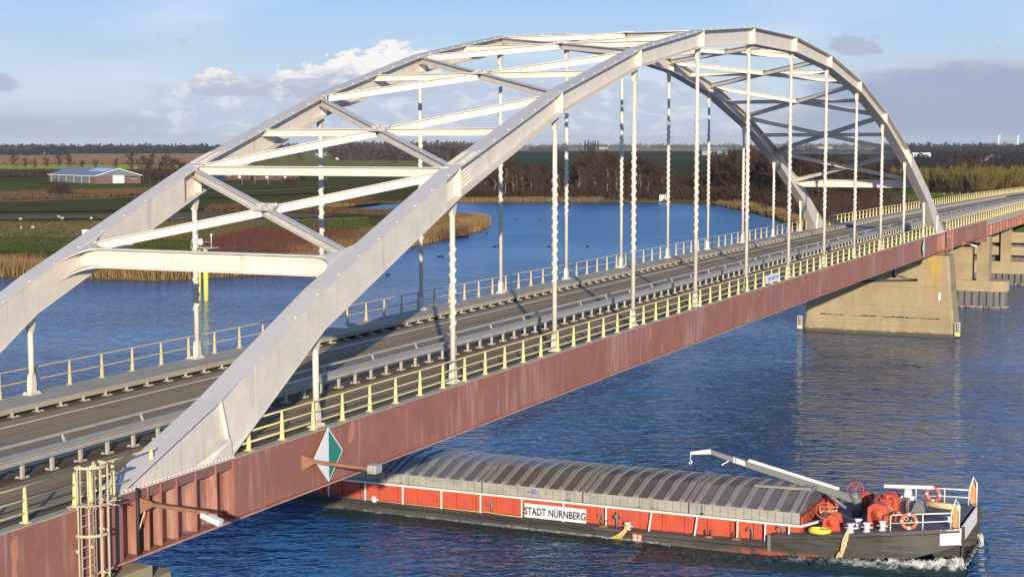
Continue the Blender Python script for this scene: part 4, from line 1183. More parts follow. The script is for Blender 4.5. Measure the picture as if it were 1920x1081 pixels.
b = MB(); b.tube([D3+Vector((0, .0, -.05)), D3+Vector((0, .02, -.4))], .02, 5); b.tube([D3+Vector((0, .02, -.4)), D3+Vector((0, -.1, -.5)), D3+Vector((0, .0, -.62)), D3+Vector((0, .1, -.52))], .035, 6); b.beam(B2.lerp(C3, .3)+Vector((0, .3, -.45)), B2.lerp(C3, .3)+Vector((0, -.25, -.08)), .06, .06); part('hook', b, MT['white'], cr)
ud = (B2-A).normalized(); up_ = Vector((0, 0, 1)) - ud*ud.z
lp = A.lerp(C3, .865)
dj = (C3-B2).normalized(); uj = (Vector((0, 0, 1)) - dj*dj.z).normalized()
mid = A.lerp(B2, .965)
lettering('lettering', '1500', .36, MT['sheet_white'], cr, (mid.x-.145, mid.y-.05, mid.z+.0), (0, -ud.y, -ud.z) if False else (-ud.x*0, -1, -ud.z/abs(ud.y)*1.0), (0, 0, 1), -.0+.004, .02, 1.0)
b = MB(); b.prism([(44.6, -10.1, 1.9), (44.6, -11.0, 2.0), (44.6, -11.0, 1.35), (44.6, -10.1, 1.2)], (.03, 0, 0)); b.tube([(44.62, -10.1, 1.2), (44.62, -10.1, 2.1), (44.62, -11.0, 2.15), (44.62, -11.0, 1.3)], .025, 5); part('canvas_screen', b, MT['rope_pale'], barge)
b = MB(); b.box(46.8, 47.3, -10.3, -9.95, 1.5, 2.5); b.box(47.6, 48.0, -10.4, -10.1, 1.4, 2.2); part('pump_box', b, MT['barge_red'], barge)
# radar mast
b = MB(); zz = sheer(-14.5); b.cyl((45.8, -14.48, zz), (45.8, -14.48, 2.95), .06, n=10); mast = part('radar_mast', b, MT['crane'], barge, True)
b = MB(); b.beam((45.8, -14.48, 2.80), (45.8, -14.48, 3.22), .36, .36, (1, 0, 0), .30, .30); part('radar_motor', b, MT['white'], mast)
b = MB(); b.beam((45.95, -13.2, 3.23), (45.65, -15.75, 3.44), .14, .17); part('scanner', b, MT['white'], mast)
# bow railings
def bowrail(s):
    x = HC+s*3.25; pts = [(HC+s*3.45, -14.35), (HC+s*3.2, -15.9), (HC+s*2.85, -17.3)]
    b = MB(); z = [sheer(p[1]) for p in pts]
    b.tube([(*pts[0], z[0]), (*pts[0], z[0]+.80), (pts[0][0], pts[0][1]-.1, z[0]+.86), (*pts[1], z[1]+.84), (*pts[2], z[2]+.82)], .035, 8)
    b.tube([(*pts[0], z[0]+.42), (*pts[1], z[1]+.42), (*pts[2], z[2]+.42)], .028, 8)
    b.tube([(*pts[1], z[1]), (*pts[1], z[1]+.84)], .03, 8)
    b.tube([(pts[2][0], -17.2, z[2]), (pts[2][0], -17.25, z[2]+.9), (pts[2][0], -17.45, z[2]+1.55), (pts[2][0]+.0, -17.62, z[2]+1.2), (pts[2][0], -17.62, z[2]+.0)], .04, 8)
    part('bow_railing', b, MT['white'], barge, True)
    b = MB(); b.prism([(pts[2][0]+.04, -17.3, z[2]+.1), (pts[2][0]+.04, -17.3, z[2]+.9), (pts[2][0]+.04, -17.42, z[2]+1.35), (pts[2][0]+.04, -17.55, z[2]+.9), (pts[2][0]+.04, -17.55, z[2]+.1)], (.02, 0, 0)); part('orange_panel', b, MT['orange'], barge)
for s in (-1, 1): bowrail(s)
def lifebuoy(c, ax, label):
    t = thing('lifebuoy', label, 'lifebuoy', c, 'lifebuoys on the bow railings' if False else None)
    b = MB(); b.torus(c, ax, .36, .085, 26, 10); r = part('ring', b, MT['buoy'], t, True)
    axv = Vector(ax).normalized(); e = axv.cross(Vector((0, 0, 1))).normalized(); g = axv.cross(e)
    for k in range(4):
        a = math.pi/2*k; p = Vector(c) + (e*math.cos(a)+g*math.sin(a))*.36
        d = -e*math.sin(a)+g*math.cos(a); b = MB(); b.tube([p-d*.06, p+d*.06], .092, 10); part('white_band', b, MT['sheet_white'], t, True)
lifebuoy((41.93, -15.25, 2.42), (1, .2, .1), 'orange lifebuoy with white bands on the near bow railing')
lifebuoy((48.50, -15.3, 2.45), (1, -.2, .1), 'orange lifebuoy with white bands on the far bow railing')
b = MB()
for k in range(4): b.torus((41.95, -10.75, sheer(-10.75)+.07+.045*k), (0, 0, 1), .36-.03*(k % 2), .045, 22, 6)
b.v = [(v[0]*1.0, -10.75+(v[1]+10.75)*1.5, v[2]) for v in b.v]
solo('coiled_hose', b, MT['hose'], 'bright yellow coiled hose lying on the foredeck beside the hatch', 'hose', True)
def ropebundle(name, top, bot, n, sp, mat, label, r=.035):
    random.seed(sum(map(ord, name))+n); b = MB()
    for i in range(n):
        pts = []; a0 = random.uniform(0, 6)
        for k in range(9):
            t = k/8; p = Vector(top).lerp(Vector(bot), t); sw = math.sin(t*math.pi)*sp
            pts.append((p.x-.05-.05*random.random()-.1*math.sin(t*3.1)*random.random(), p.y+sw*math.sin(a0+t*5)*random.uniform(.5, 1)+random.uniform(-.03, .03), p.z-(.12*math.sin(t*math.pi))*random.random()))
        b.tube(pts, r, 6)
    return solo(name, b, mat, label, 'rope', True)
ropebundle('mooring_rope', (41.5, -12.35, 1.86), (41.12, -11.75, -.15), 11, .16, MT['rope_pale'], 'thick pale rope fender hanging down the bow side into the water', .055)
b = MB()
for y0, y1, zz, w in ((-.45, .75, -.1, .25), (-.5, .35, -.05, .12), (-.35, .1, .05, -.1), (-.4, 1.2, -.12, .3)):
    pts = []
    for k in range(10):
        t = k/9; pts.append((41.22-.08*math.sin(t*3), y0+(y1-y0)*t**2+w*math.sin(t*4)*.4, .82+(zz-.82)*t**.75))
    b.tube(pts, .04, 6)
b.torus((41.6, -.35, .80), (0, 0, 1), .16, .04, 14, 6); b.tube([(41.5, -.35, .8), (41.25, -.4, .84), (41.2, -.45, .7)], .04, 6)
b.tube([(41.18, .75, -.02), (41.1, 1.4, .01), (41.0, 2.2, .0)], .04, 6)
solo('trailing_rope', b, MT['rope'], 'yellow rope trailing from the midship bollard into the water', 'rope', True)
b = MB(); b.box(41.22, 41.27, -8.36, -8.2, .25, 1.15); part('hull_mark', b, MT['crane'], barge)
# low stern house, under the bridge
b = MB(); b.box(42.6, 48.0, 40.3, 44.5, .8, 3.0); sh = part('stern_house', b, MT['white'], barge)
b = MB(); b.box(42.57, 42.598, 40.8, 44.0, 1.9, 2.6); part('window', b, MT['dark'], sh)
b = MB(); b.box(42.4, 48.2, 40.1, 44.7, 3.0, 3.1); part('roof', b, MT['crane'], sh)

# ---- bow wave and wash, modelled water with foam
def wash(name, pts_in, width, hgt, foam, nseg=90, nw=16, seed=1):
    rs = np.random.RandomState(seed); vs = []; fa = []; fs = []
    P = [Vector(p) for p in pts_in]
    cum = [0.0]
    for a, c in zip(P[:-1], P[1:]): cum.append(cum[-1]+(c-a).length)
    for i in range(nseg+1):
        s = i/nseg; d = s*cum[-1]
        k = max(j for j in range(len(cum)) if cum[j] <= d+1e-9); k = min(k, len(P)-2)
        t = (d-cum[k])/(cum[k+1]-cum[k]); p = P[k].lerp(P[k+1], t)
        tan = (P[k+1]-P[k]).normalized(); nn = Vector((tan.y, -tan.x, 0)); 
        w = width(s)
        for j in range(nw+1):
            q = j/nw; env = math.sin(math.pi*min(1, max(0, s*1.02)))**.4 if s < .97 else .3
            h = hgt(s, q)*(.75+.5*rs.rand()) - .03*(q > .92) - (.04 if j == nw else 0)
            x = p + nn*(w*(q)) + Vector((rs.randn()*.03, rs.randn()*.04, 0))
            if i in (0, nseg) or j == nw: h = -.06
            vs.append((x.x, x.y, h)); fa.append(foam(s, q))
    for i in range(nseg):
        for j in range(nw):
            a = i*(nw+1)+j; fs.append((a, a+1, a+nw+2, a+nw+1))
    me = bpy.data.meshes.new(name); me.from_pydata(vs, [], fs); me.materials.append(MT['foam'])
    at = me.attributes.new('foam', 'FLOAT', 'POINT'); at.data.foreach_set('value', fa)
    for p in me.polygons: p.use_smooth = True
    o = link(name, me); o['kind'] = 'stuff'; return o
wash('bow_wave', [(42.6, -17.9, 0), (41.9, -16.2, 0), (41.45, -13.5, 0), (41.2, -10, 0), (41.2, -2, 0)], lambda s: -(1.2+2.6*s), lambda s, q: (.55*(1-s)**1.3+.12)*math.exp(-((q-.22-.32*s)/.26)**2)+.03, lambda s, q: max(.28, (1.02-.75*s))*math.exp(-((q-.20-.32*s)/.40)**2)*.97, nseg=150, nw=22, seed=3)
wash('hull_wash', [(41.25, -3, 0), (41.28, 5, 0), (41.28, 18, 0)], lambda s: -(1.5+.8*s), lambda s, q: .09*math.exp(-(q/.5)**2)+.05*math.exp(-((q-.75)/.14)**2)+.015, lambda s, q: (.95-.25*s)*math.exp(-(q/.35)**2)+.50*math.exp(-((q-.72)/.12)**2), nseg=180, nw=20, seed=5)
wash('far_bow_wave', [(48.0, -17.9, 0), (48.7, -16.2, 0), (49.2, -13.5, 0), (49.4, -9, 0)], lambda s: (1.0+1.6*s), lambda s, q: (.5*(1-s)+.06)*math.exp(-((q-.25)/.3)**2)+.02, lambda s, q: (1.0-.9*s)*math.exp(-((q-.25)/.4)**2)*.9, seed=4)
wash('stem_wash', [(42.6, -17.95, 0), (48.0, -17.95, 0)], lambda s: -1.1, lambda s, q: .16*math.exp(-(q/.4)**2)+.01, lambda s, q: .85*math.exp(-(q/.45)**2), nseg=50, seed=6)
# ================================================================== THE LANDSCAPE
SHORE = [(40, 700), (95, 330), (135, 205), (157.8, 151), (162, 138), (163, 123), (176, 117), (187, 109.5), (205, 113), (225, 120), (245, 126), (265, 130), (292, 135), (318, 143), (335, 149), (347, 157), (352, 165), (362, 173), (372, 188), (375, 197), (377, 219), (382, 232), (390, 243)]
NB = [G(560, 398.5, 0), G(610, 395, 0), G(645, 391, 0), G(690, 385, 0), G(740, 381.5, 0), G(800, 380.5, 0), G(860, 380.3, 0), G(930, 379, 0), G(1000, 378.5, 0), G(1100, 378.2, 0), G(1170, 379, 0), G(1240, 379.5, 0), G(1290, 381, 0), G(1335, 384, 0), G(1365, 389, 0), G(1395, 395, 0), G(1440, 405, 0), G(1475, 417, 0), G(1500, 431, 0)]
NB = [(p.x, p.y) for p in NB] + [(300, 46), (262, 30), (213, 16.5), (213, -400)]
FARPTS = [(1500, -3000), (20000, -9000), (26000, 6000), (12000, 24000), (-4000, 18000), (-1500, 2000)]
def land_sheet():
    edge = SHORE + NB
    poly = edge + FARPTS
    n = len(poly); b = MB()
    b.v = [(p[0], p[1], .55) for p in poly]
    for t in tessellate_polygon([[Vector((p[0], p[1], 0)) for p in poly]]): b.f.append(t)
    m = len(edge); base = len(b.v)
    for i, p in enumerate(edge):
        a = Vector(edge[max(0, i-1)]); c = Vector(edge[min(m-1, i+1)]); t = (c-a).normalized(); o = Vector((t.y, -t.x))
        q = Vector(p)+o*2.0; b.v.append((q.x, q.y, -.7))
    for i in range(m-1): b.f.append((i, i+1, base+i+1, base+i))
    return struct('ground', b, MT['land'])
land_sheet()

def field(px, mat, z, name='field'):
    b = MB(); P = [G(a, c, z) for a, c in px]
    b.v = [tuple(p) for p in P]; b.f = [tuple(t) for t in tessellate_polygon([P])]
    for i, f in enumerate(b.f):
        pass
    me = b.mesh(name, mat)
    o = link(name, me); o['kind'] = 'structure'
    return o
E_ = earth
MT['f_tan'] = E_('stubble_field', [(.34, 0.251, 0.104), (.27, 0.214, 0.096), (.38, 0.288, 0.128)], .01)
MT['f_brown'] = E_('brown_soil', [(.13, 0.079, 0.045), (.17, 0.102, 0.053), (.10, 0.065, 0.040)], .02)
MT['f_bright'] = E_('bright_green_crop', [(.30, 0.335, 0.056), (.38, 0.391, 0.080), (.26, 0.288, 0.056)], .02)
MT['f_grey'] = E_('grey_brown_fallow', [(.13, 0.102, 0.056), (.17, 0.130, 0.072), (.11, 0.088, 0.045)], .03)
MT['f_olive'] = E_('olive_meadow', [(.125, 0.104, 0.037), (.17, 0.130, 0.056), (.10, 0.093, 0.030)], .035)
MT['f_dark'] = E_('dark_green_meadow', [(.066, 0.069, 0.021), (.09, 0.086, 0.029), (.055, 0.063, 0.018)], .03)
MT['f_green'] = E_('fresh_green_grass', [(.068, 0.098, 0.019), (.088, 0.116, 0.026), (.058, 0.082, 0.018)], .04)
MT['f_wet'] = E_('wet_mud', [(.12, 0.096, 0.066), (.16, 0.130, 0.088), (.10, 0.079, 0.053)], .05)
MT['f_mid'] = E_('pale_green_pasture', [(.15, 0.163, 0.035), (.20, 0.195, 0.048), (.125, 0.135, 0.032)], .02)
MT['f_deep'] = E_('cloud_shaded_green_field', [(.026, .050, .022), (.040, .062, .027), (.020, .034, .02)], .01)  # green darkened to carry the cloud shadow lying on these fields
MT['f_navy'] = E_('cloud_shaded_field_and_ditch', [(.020, .019, .021), (.028, .025, .026), (.016, .016, .018)], .01)  # cloud shadow over the far fields painted into the colour; ditches share it
MT['track'] = E_('pale_track', [(.25, 0.186, 0.104), (.20, 0.153, 0.088), (.28, 0.214, 0.120)], .1)
# left side, front to back
field([(-250, 470), (300, 474), (430, 470), (520, 448), (640, 432), (700, 438), (690, 406), (540, 412), (300, 416), (-250, 418)], MT['f_olive'], .62)
field([(-250, 470), (330, 473), (420, 466), (450, 455), (300, 447), (120, 444), (-250, 441)], MT['f_green'], .68)
field([(500, 415), (690, 409), (800, 413), (830, 424), (720, 438), (560, 440), (470, 432)], MT['f_green'], .67)
field([(-250, 415), (160, 409), (330, 412), (560, 408), (640, 403.5), (560, 399), (380, 398), (160, 402), (-250, 405)], MT['f_wet'], .72)
field([(-250, 405), (160, 402), (380, 398), (560, 397), (640, 389), (700, 382), (740, 376), (690, 350), (440, 358), (290, 366), (-250, 384)], MT['f_dark'], .70)
field([(-250, 378), (0, 376.5), (200, 370.5), (290, 366.5), (430, 358.5), (560, 352.5), (690, 346), (690, 347.2), (560, 354), (430, 360), (290, 368), (200, 372.2), (0, 378.5), (-250, 381)], MT['track'], .80)
field([(-250, 376), (200, 369), (300, 364), (300, 354), (-250, 361)], MT['f_brown'], .74)
field([(-250, 362), (130, 357), (270, 354), (300, 352), (296, 345), (180, 345.5), (-250, 344)], MT['f_green'], .78)
field([(-250, 342.5), (60, 341.5), (92, 340.8), (92, 342), (60, 343), (-250, 344.3)], MT['track'], .84)
field([(-250, 342), (100, 340), (100, 331), (-250, 331)], MT['f_dark'], .80)
field([(-250, 331), (430, 331), (430, 317), (-250, 317)], MT['f_grey'], .86)
field([(-250, 317), (335, 317), (335, 308.5), (-250, 308.5)], MT['f_bright'], .95)
field([(-250, 308.5), (435, 308.5), (435, 293), (-250, 293)], MT['f_brown'], 1.0)
field([(20, 292.5), (440, 291.5), (440, 287.5), (90, 288.5)], MT['f_tan'], 1.15)
# behind the lower arch
field([(300, 364), (430, 357), (690, 345), (880, 338), (880, 318), (420, 322), (300, 345)], MT['f_dark'], .78)
field([(420, 322), (880, 317), (890, 306), (430, 309)], MT['f_brown'], .86)
field([(435, 317.5), (900, 314), (900, 297), (640, 294), (435, 300)], MT['f_mid'], 1.0)
field([(435, 300), (660, 296), (660, 285), (435, 287)], MT['f_mid'], 1.2)
# centre, over the wood
field([(880, 345), (1760, 345), (1760, 309), (880, 309)], MT['f_deep'], .75)
field([(880, 309), (1780, 309), (1780, 292), (880, 292)], MT['f_deep'], .9)
field([(870, 292), (1790, 292), (1790, 283), (870, 283)], MT['f_navy'], 1.3)
field([(840, 283), (1800, 283), (1800, 274.5), (840, 274.5)], MT['f_tan'], 1.6)
field([(1100, 280), (1320, 280), (1320, 277), (1100, 277)], MT['f_mid'], 1.9)
field([(1690, 309), (2300, 312), (2300, 283), (1690, 283)], MT['f_navy'], 1.3)
field([(1780, 282.5), (2300, 283), (2300, 275), (1780, 275)], MT['f_tan'], 1.7)
for q in ([(-250, 398), (160, 395.3), (380, 391.5), (560, 388), (560, 388.7), (380, 392.4), (160, 396.3), (-250, 399)], [(-250, 331.6), (430, 330.6), (430, 331.3), (-250, 332.4)], [(300, 374), (560, 363), (690, 356), (690, 356.7), (560, 363.9), (300, 375)], [(430, 305.5), (900, 302.6), (900, 303.1), (430, 306.1)]):
    field(q, MT['f_navy'], .88, 'ditch')
# right meadow beyond the far railing
field([(1600, 432), (1700, 412), (2000, 385), (2000, 352), (1860, 356), (1760, 352), (1640, 352), (1628, 380)], MT['f_green'], .75)
field([(1690, 366), (1760, 361), (1860, 358), (1980, 366), (1980, 371), (1860, 364), (1760, 368), (1700, 376)], MT['f_mid'], .82)

# road dyke on the right bank
b = MB(); xs = xr(236, 420, 8)
for x in xs:
    z = D(x)-.05; k = min(1, (x-236)/16.0); z = .5+(z-.5)*k; w = (z-.4)*2.1
    b.v += [(x, -.6-w, .4), (x, -.6, z-.02), (x, BW+.6, z-.02), (x, BW+.6+w, .4)]
for i in range(len(xs)-1):
    a = 4*i; c = a+4
    for k in range(3): b.f.append((a+k, a+k+1, c+k+1, c+k))
struct('embankment', b, MT['f_green'])
# puddles
for (a, c, w, h) in ((334, 408.5, 14, .7), (555, 412.5, 7, 1.3), (480, 414.2, 9, .7), (150, 396.4, 10, .5), (600, 405.0, 14, .7)):
    pts = []; random.seed(int(a))
    for k in range(18):
        t = 2*math.pi*k/18; r = 1+random.uniform(-.25, .25); pts.append((a+w*r*math.cos(t), c+h*r*math.sin(t)))
    field(pts, MT['water'], .80, 'puddle_water')

# ---------------------------------------------------------------- vegetation
def tri_mesh(name, V, F, mat):
    me = bpy.data.meshes.new(name)
    me.from_pydata([tuple(v) for v in V], [], F); me.materials.append(mat); return me
class TW:
    """twig builder: slender triangles and three sided limbs"""
    def __init__(s, seed): s.r = random.Random(seed); s.V = []; s.F = []; s.TV = MB()
    def twig(s, p, d, ln, w):
        side = d.cross(Vector((s.r.gauss(0, 1), s.r.gauss(0, 1), s.r.gauss(0, 1)))).normalized()*w*.5
        q = p + d*ln; k = len(s.V); s.V += [p-side, p+side, q]; s.F.append((k, k+1, k+2))
    def limb(s, pts, r0, r1): s.TV.tube(pts, r0, 5, r1, cap=False)
def rand_dir(r, base, spread):
    v = base + Vector((r.gauss(0, spread), r.gauss(0, spread), r.gauss(0, spread))); return v.normalized()
def bare_tree(seed, h, mat, bark, trunk_frac=.28, width=.32, limbs=11, tw=.11, droop=0.0, upright=.65, dens=1.45):
    t = TW(seed); r = t.r
    lean = Vector((r.uniform(-.06, .06), r.uniform(-.06, .06), 1))
    tp = [Vector((0, 0, -.3))] + [Vector((lean.x*h*k/6+r.gauss(0, .12), lean.y*h*k/6+r.gauss(0, .12), h*.92*k/6)) for k in range(1, 7)]
    t.limb(tp, h*.018, h*.003)
    def along(u):
        u = u*6; i = min(5, int(u)); return tp[i].lerp(tp[i+1], u-i)
    for i in range(limbs):
        u = trunk_frac + (0.95-trunk_frac)*(i+r.random())/limbs
        p = along(u); a = r.uniform(0, 6.283); d = Vector((math.cos(a), math.sin(a), upright*r.uniform(.7, 1.6))).normalized()
        ln = h*width*(.45+.75*math.sin(math.pi*min(1, max(0, (u-trunk_frac)/(1-trunk_frac))*.8+.18)))*r.uniform(.65, 1.2)*(1-.35*max(0, u-.7)/.3)
        q1 = p + d*ln*.5; d2 = rand_dir(r, d+Vector((0, 0, .35-droop)), .18); q2 = q1 + d2*ln*.55
        t.limb([p, q1, q2], h*.007, h*.0022)
        nb = int(9*dens)
        for k in range(nb):
            v = (k+r.random())/nb; b0 = (p.lerp(q1, v*2) if v < .5 else q1.lerp(q2, v*2-1))
            bd = rand_dir(r, d*.7+Vector((0, 0, .45-droop*1.2)), .55); bl = h*.13*r.uniform(.6, 1.3)
            t.twig(b0, bd, bl, tw*1.3)
            for m in range(int(7*dens)):
                tp0 = b0 + bd*bl*r.uniform(.15, 1.0); t.twig(tp0, rand_dir(r, bd+Vector((0, 0, .3-droop*1.6)), .6), h*.075*r.uniform(.5, 1.4), tw)
    for m in range(int(60*dens)):
        t.twig(along(r.uniform(.6, 1.0)), rand_dir(r, Vector((0, 0, 1)), .7), h*.09*r.uniform(.5, 1.2), tw)
    return tri_mesh('crown', t.V, t.F, mat), t.TV.mesh('trunk', bark, True)
def bush(seed, h, w, mat, n=700, tw=.12, core=True):
    t = TW(seed); r = t.r
    for i in range(n):
        a = r.uniform(0, 6.283); rr = w*.5*math.sqrt(r.random()); 
        zt = h*math.sqrt(max(.04, 1-(rr/(w*.52))**2))*r.uniform(.55, 1.08)
        p = Vector((rr*.75*math.cos(a), rr*.75*math.sin(a), zt*r.uniform(.1, .8))); d = rand_dir(r, Vector((math.cos(a)*rr/w*1.2, math.sin(a)*rr/w*1.2, .9)), .35)
        t.twig(p, d, h*.22*r.uniform(.6, 1.4), tw)
    st = MB()
    for i in range(7):
        a = r.uniform(0, 6.28); q = Vector((w*.25*math.cos(a), w*.25*math.sin(a), h*.6)); st.tube([(0, 0, -.3), tuple(q*.5+Vector((0, 0, .2))), tuple(q)], h*.012+.02, 5, h*.004, cap=False)
    return tri_mesh('crown', t.V, t.F, mat), st.mesh('stems', MT['bark'], True)
def coppice(seed, h, w, mat, n):
    """many stems fanning up from the ground, fine shoots towards the top"""
    t = TW(seed); r = t.r; st = MB()
    for i in range(26):
        a = r.uniform(0, 6.283); q = math.sqrt(r.random()); d = Vector((math.cos(a)*q*.55, math.sin(a)*q*.55, 1)).normalized(); ln = h*r.uniform(.6, .95)*(1-.18*q)
        p0 = Vector((math.cos(a)*q*w*.2, math.sin(a)*q*w*.2, -.3)); p1 = p0 + d*ln*.5 + Vector((r.gauss(0, .2), r.gauss(0, .2), 0)); p2 = p1 + (d+Vector((0, 0, .25))).normalized()*ln*.5
        st.tube([p0, p1, p2], .07, 4, .02, cap=False)
        for k in range(n//26):
            v = r.uniform(.18, 1.0); b0 = p0.lerp(p1, v*2) if v < .5 else p1.lerp(p2, v*2-1)
            t.twig(b0, rand_dir(r, d+Vector((0, 0, .4)), .42), h*.15*r.uniform(.5, 1.35), .13)
    return tri_mesh('crown', t.V, t.F, mat), st.mesh('stems', MT['bark'], True)
PROT = {}
for i in range(4): PROT['brown', i] = bare_tree(10+i, 15.0, MT['twig_brown'], MT['bark'], limbs=12, width=.30)
for i in range(2): PROT['red', i] = bare_tree(30+i, 14.0, MT['twig_red'], MT['bark'], limbs=12, width=.30)
for i in range(3): PROT['birch', i] = bare_tree(50+i, 15.0, MT['twig_grey'], MT['bark_pale'], limbs=10, width=.22, trunk_frac=.35, tw=.10, upright=.9)
for i in range(3): PROT['willow', i] = coppice(70+i, 12.0, 8.5, MT['twig_willow'], 1700)
PROT_GOLD = 0
for i in range(1): PROT['gold', i] = coppice(80+i, 12.0, 8.5, MT['twig_gold'], 1500)
for i in range(2): PROT['bush', i] = bush(90+i, 6.0, 8.0, MT['twig_brown'], 800, .10)
for i in range(2): PROT['redbush', i] = bush(96+i, 5.0, 7.0, MT['twig_red'], 700, .11)
for i in range(2): PROT['dark', i] = bush(100+i, 9.0, 7.0, MT['evergreen'], 900, .4)
def poplar(seed):
    t = TW(seed); r = t.r; h = 30.0
    for i in range(1500):
        u = r.random(); z = h*(.12+.88*u); w = 2.6*math.sin(math.pi*min(1, .15+u*.85))**.7*(1-.55*u); a = r.uniform(0, 6.28); q = w*math.sqrt(r.random())
        t.twig(Vector((q*math.cos(a), q*math.sin(a), z)), rand_dir(r, Vector((0, 0, 1)), .3), 2.4*r.uniform(.6, 1.3), .5)
    st = MB(); st.tube([(0, 0, -.5), (0, 0, h*.9)], .5, 6, .1); return tri_mesh('crown', t.V, t.F, MT['poplar']), st.mesh('trunk', MT['bark'], True)
for i in range(2): PROT['poplar', i] = poplar(120+i)
NAMES = {'brown': 'bare_tree', 'red': 'bare_tree', 'birch': 'birch_tree', 'willow': 'willow_tree', 'gold': 'willow_tree', 'bush': 'bush', 'redbush': 'bush', 'dark': 'evergreen_tree', 'poplar': 'poplar_tree'}
BASEH = {'brown': 15, 'red': 14, 'birch': 15, 'willow': 12, 'gold': 12, 'bush': 6, 'redbush': 5, 'dark': 9, 'poplar': 30}
tr = random.Random(42)
def tree(kind, p, h, label, group, wsc=1.0):
    k = tr.choice([q for q in PROT if q[0] == kind]); cr, tk = PROT[k]
    o = link(NAMES[kind], None, None, p); o['label'] = label; o['category'] = 'bush' if 'bush' in kind else 'tree'
    if group: o['group'] = group
    s = h/BASEH[kind]; o.scale = (s*wsc*tr.uniform(.9, 1.15), s*wsc*tr.uniform(.9, 1.15), s); o.rotation_euler.z = tr.uniform(0, 6.283); o.empty_display_size = 1
    a = link('crown', cr, o); c = link('trunk' if kind in ('brown', 'red', 'birch', 'poplar') else 'stems', tk, o)
    return o
def hpx(p, px): return px*(Vector(p)-CAM).dot(FW)/FPX
ORDW = ['first', 'second', 'third', 'fourth', 'fifth', 'sixth', 'seventh', 'eighth', 'ninth', 'tenth', 'eleventh', 'twelfth', 'thirteenth', 'fourteenth', 'fifteenth', 'sixteenth', 'seventeenth', 'eighteenth', 'nineteenth', 'twentieth']
def ordw(i):
    if i < 20: return ORDW[i]
    t_ = {2: 'twenty', 3: 'thirty', 4: 'forty', 5: 'fifty'}[(i+1)//10]
    return t_ + '-' + ORDW[(i+1) % 10 - 1] if (i+1) % 10 else {'twenty': 'twentieth', 'thirty': 'thirtieth', 'forty': 'fortieth', 'fifty': 'fiftieth'}[t_]
def stand(n, x0, x1, y0f, kinds, hf, what, where, group, depth=(0, 60), wsc=1.0):
    cnt = {}
    for i in range(n):
        px = x0+(x1-x0)*(i+tr.random())/n; p = G(px, y0f(px), .55)
        d = Vector((p.x-CAM.x, p.y-CAM.y, 0)).normalized(); p = p + d*tr.uniform(*depth); p.z = .5
        k = tr.choice(kinds); c_ = cnt.get(k, 0); cnt[k] = c_+1
        tree(k, p, hf(px)*tr.uniform(.82, 1.12), '%s %s from the left %s' % (ordw(c_), what[k], where), group, wsc)
prof = lambda px: float(np.interp(px, [890, 950, 1040, 1110, 1160, 1240, 1290, 1340, 1400, 1480, 1560, 1640, 1690], [11.5, 15, 11.5, 17.5, 15.5, 13, 9.5, 14.5, 17.5, 17, 16.5, 14, 11]))
bas = lambda px: float(np.interp(px, [860, 1000, 1240, 1340, 1400, 1480, 1560, 1690], [376, 374, 375, 378, 386, 402, 402, 388]))
KW = {'brown': 'bare brown tree', 'red': 'bare reddish tree', 'birch': 'slim pale stemmed tree', 'bush': 'low brown bush', 'redbush': 'low reddish bush'}
stand(46, 900, 1255, bas, ['brown', 'red', 'brown'], prof, KW, 'in the far bank wood', 'trees in the far bank wood', (12, 70))
stand(30, 910, 1245, bas, ['birch', 'birch', 'brown'], lambda x: prof(x)*.85, {'birch': 'slim pale stemmed tree', 'brown': 'bare brown waterside tree'}, 'at the front of the far bank wood', 'trees in the far bank wood', (3, 12))
stand(30, 885, 1250, bas, ['bush', 'redbush', 'bush'], lambda x: 7.5, KW, 'along the water of the far bank wood', 'bushes along the far bank wood', (3, 22), 1.3)
stand(48, 1335, 1690, bas, ['brown', 'red', 'brown'], prof, KW, 'in the wood behind the far arch foot', 'trees behind the far arch foot', (10, 75))
stand(36, 1340, 1650, bas, ['bush', 'redbush', 'bush'], lambda x: 8.5, KW, 'on the bank behind the far arch foot', 'bushes behind the far arch foot', (4, 26), 1.25)
stand(14, 1250, 1340, bas, ['brown', 'bush'], lambda x: 10, KW, 'behind the timber jetty', 'trees and bushes behind the jetty', (22, 70), 1.2)
KWL = {'willow': 'yellow green willow', 'gold': 'golden leafed willow', 'brown': 'bare brown tree', 'red': 'bare reddish tree', 'bush': 'dark low bush'}
wb = lambda px: float(np.interp(px, [1640, 1760, 1830, 1930], [351, 360, 364, 356]))
wh = lambda px: float(np.interp(px, [1640, 1720, 1760, 1850, 1930], [8.5, 11.5, 12, 12.5, 12]))
stand(40, 1685, 2010, wb, ['willow', 'willow', 'willow', 'willow', 'gold'], wh, KWL, 'in the front belt right of the arch', 'willows in the belt right of the arch', (0, 18), 1.05)
stand(36, 1640, 2010, wb, ['willow', 'willow', 'willow', 'brown'], lambda x: wh(x)*1.06, KWL, 'in the back belt right of the arch', 'willows in the belt right of the arch', (20, 60), 1.05)
stand(8, 1700, 1990, wb, ['bush'], lambda x: 5, KWL, 'under the willow belt right of the arch', 'dark bushes under the willow belt', (-5, 0))
for i_, px in enumerate((1795, 1812, 1826, 1842)): tree('red', G(px, 345, .5), 16, ORDW[i_]+' reddish tree from the left rising behind the willow belt', 'reddish trees rising behind the willow belt')
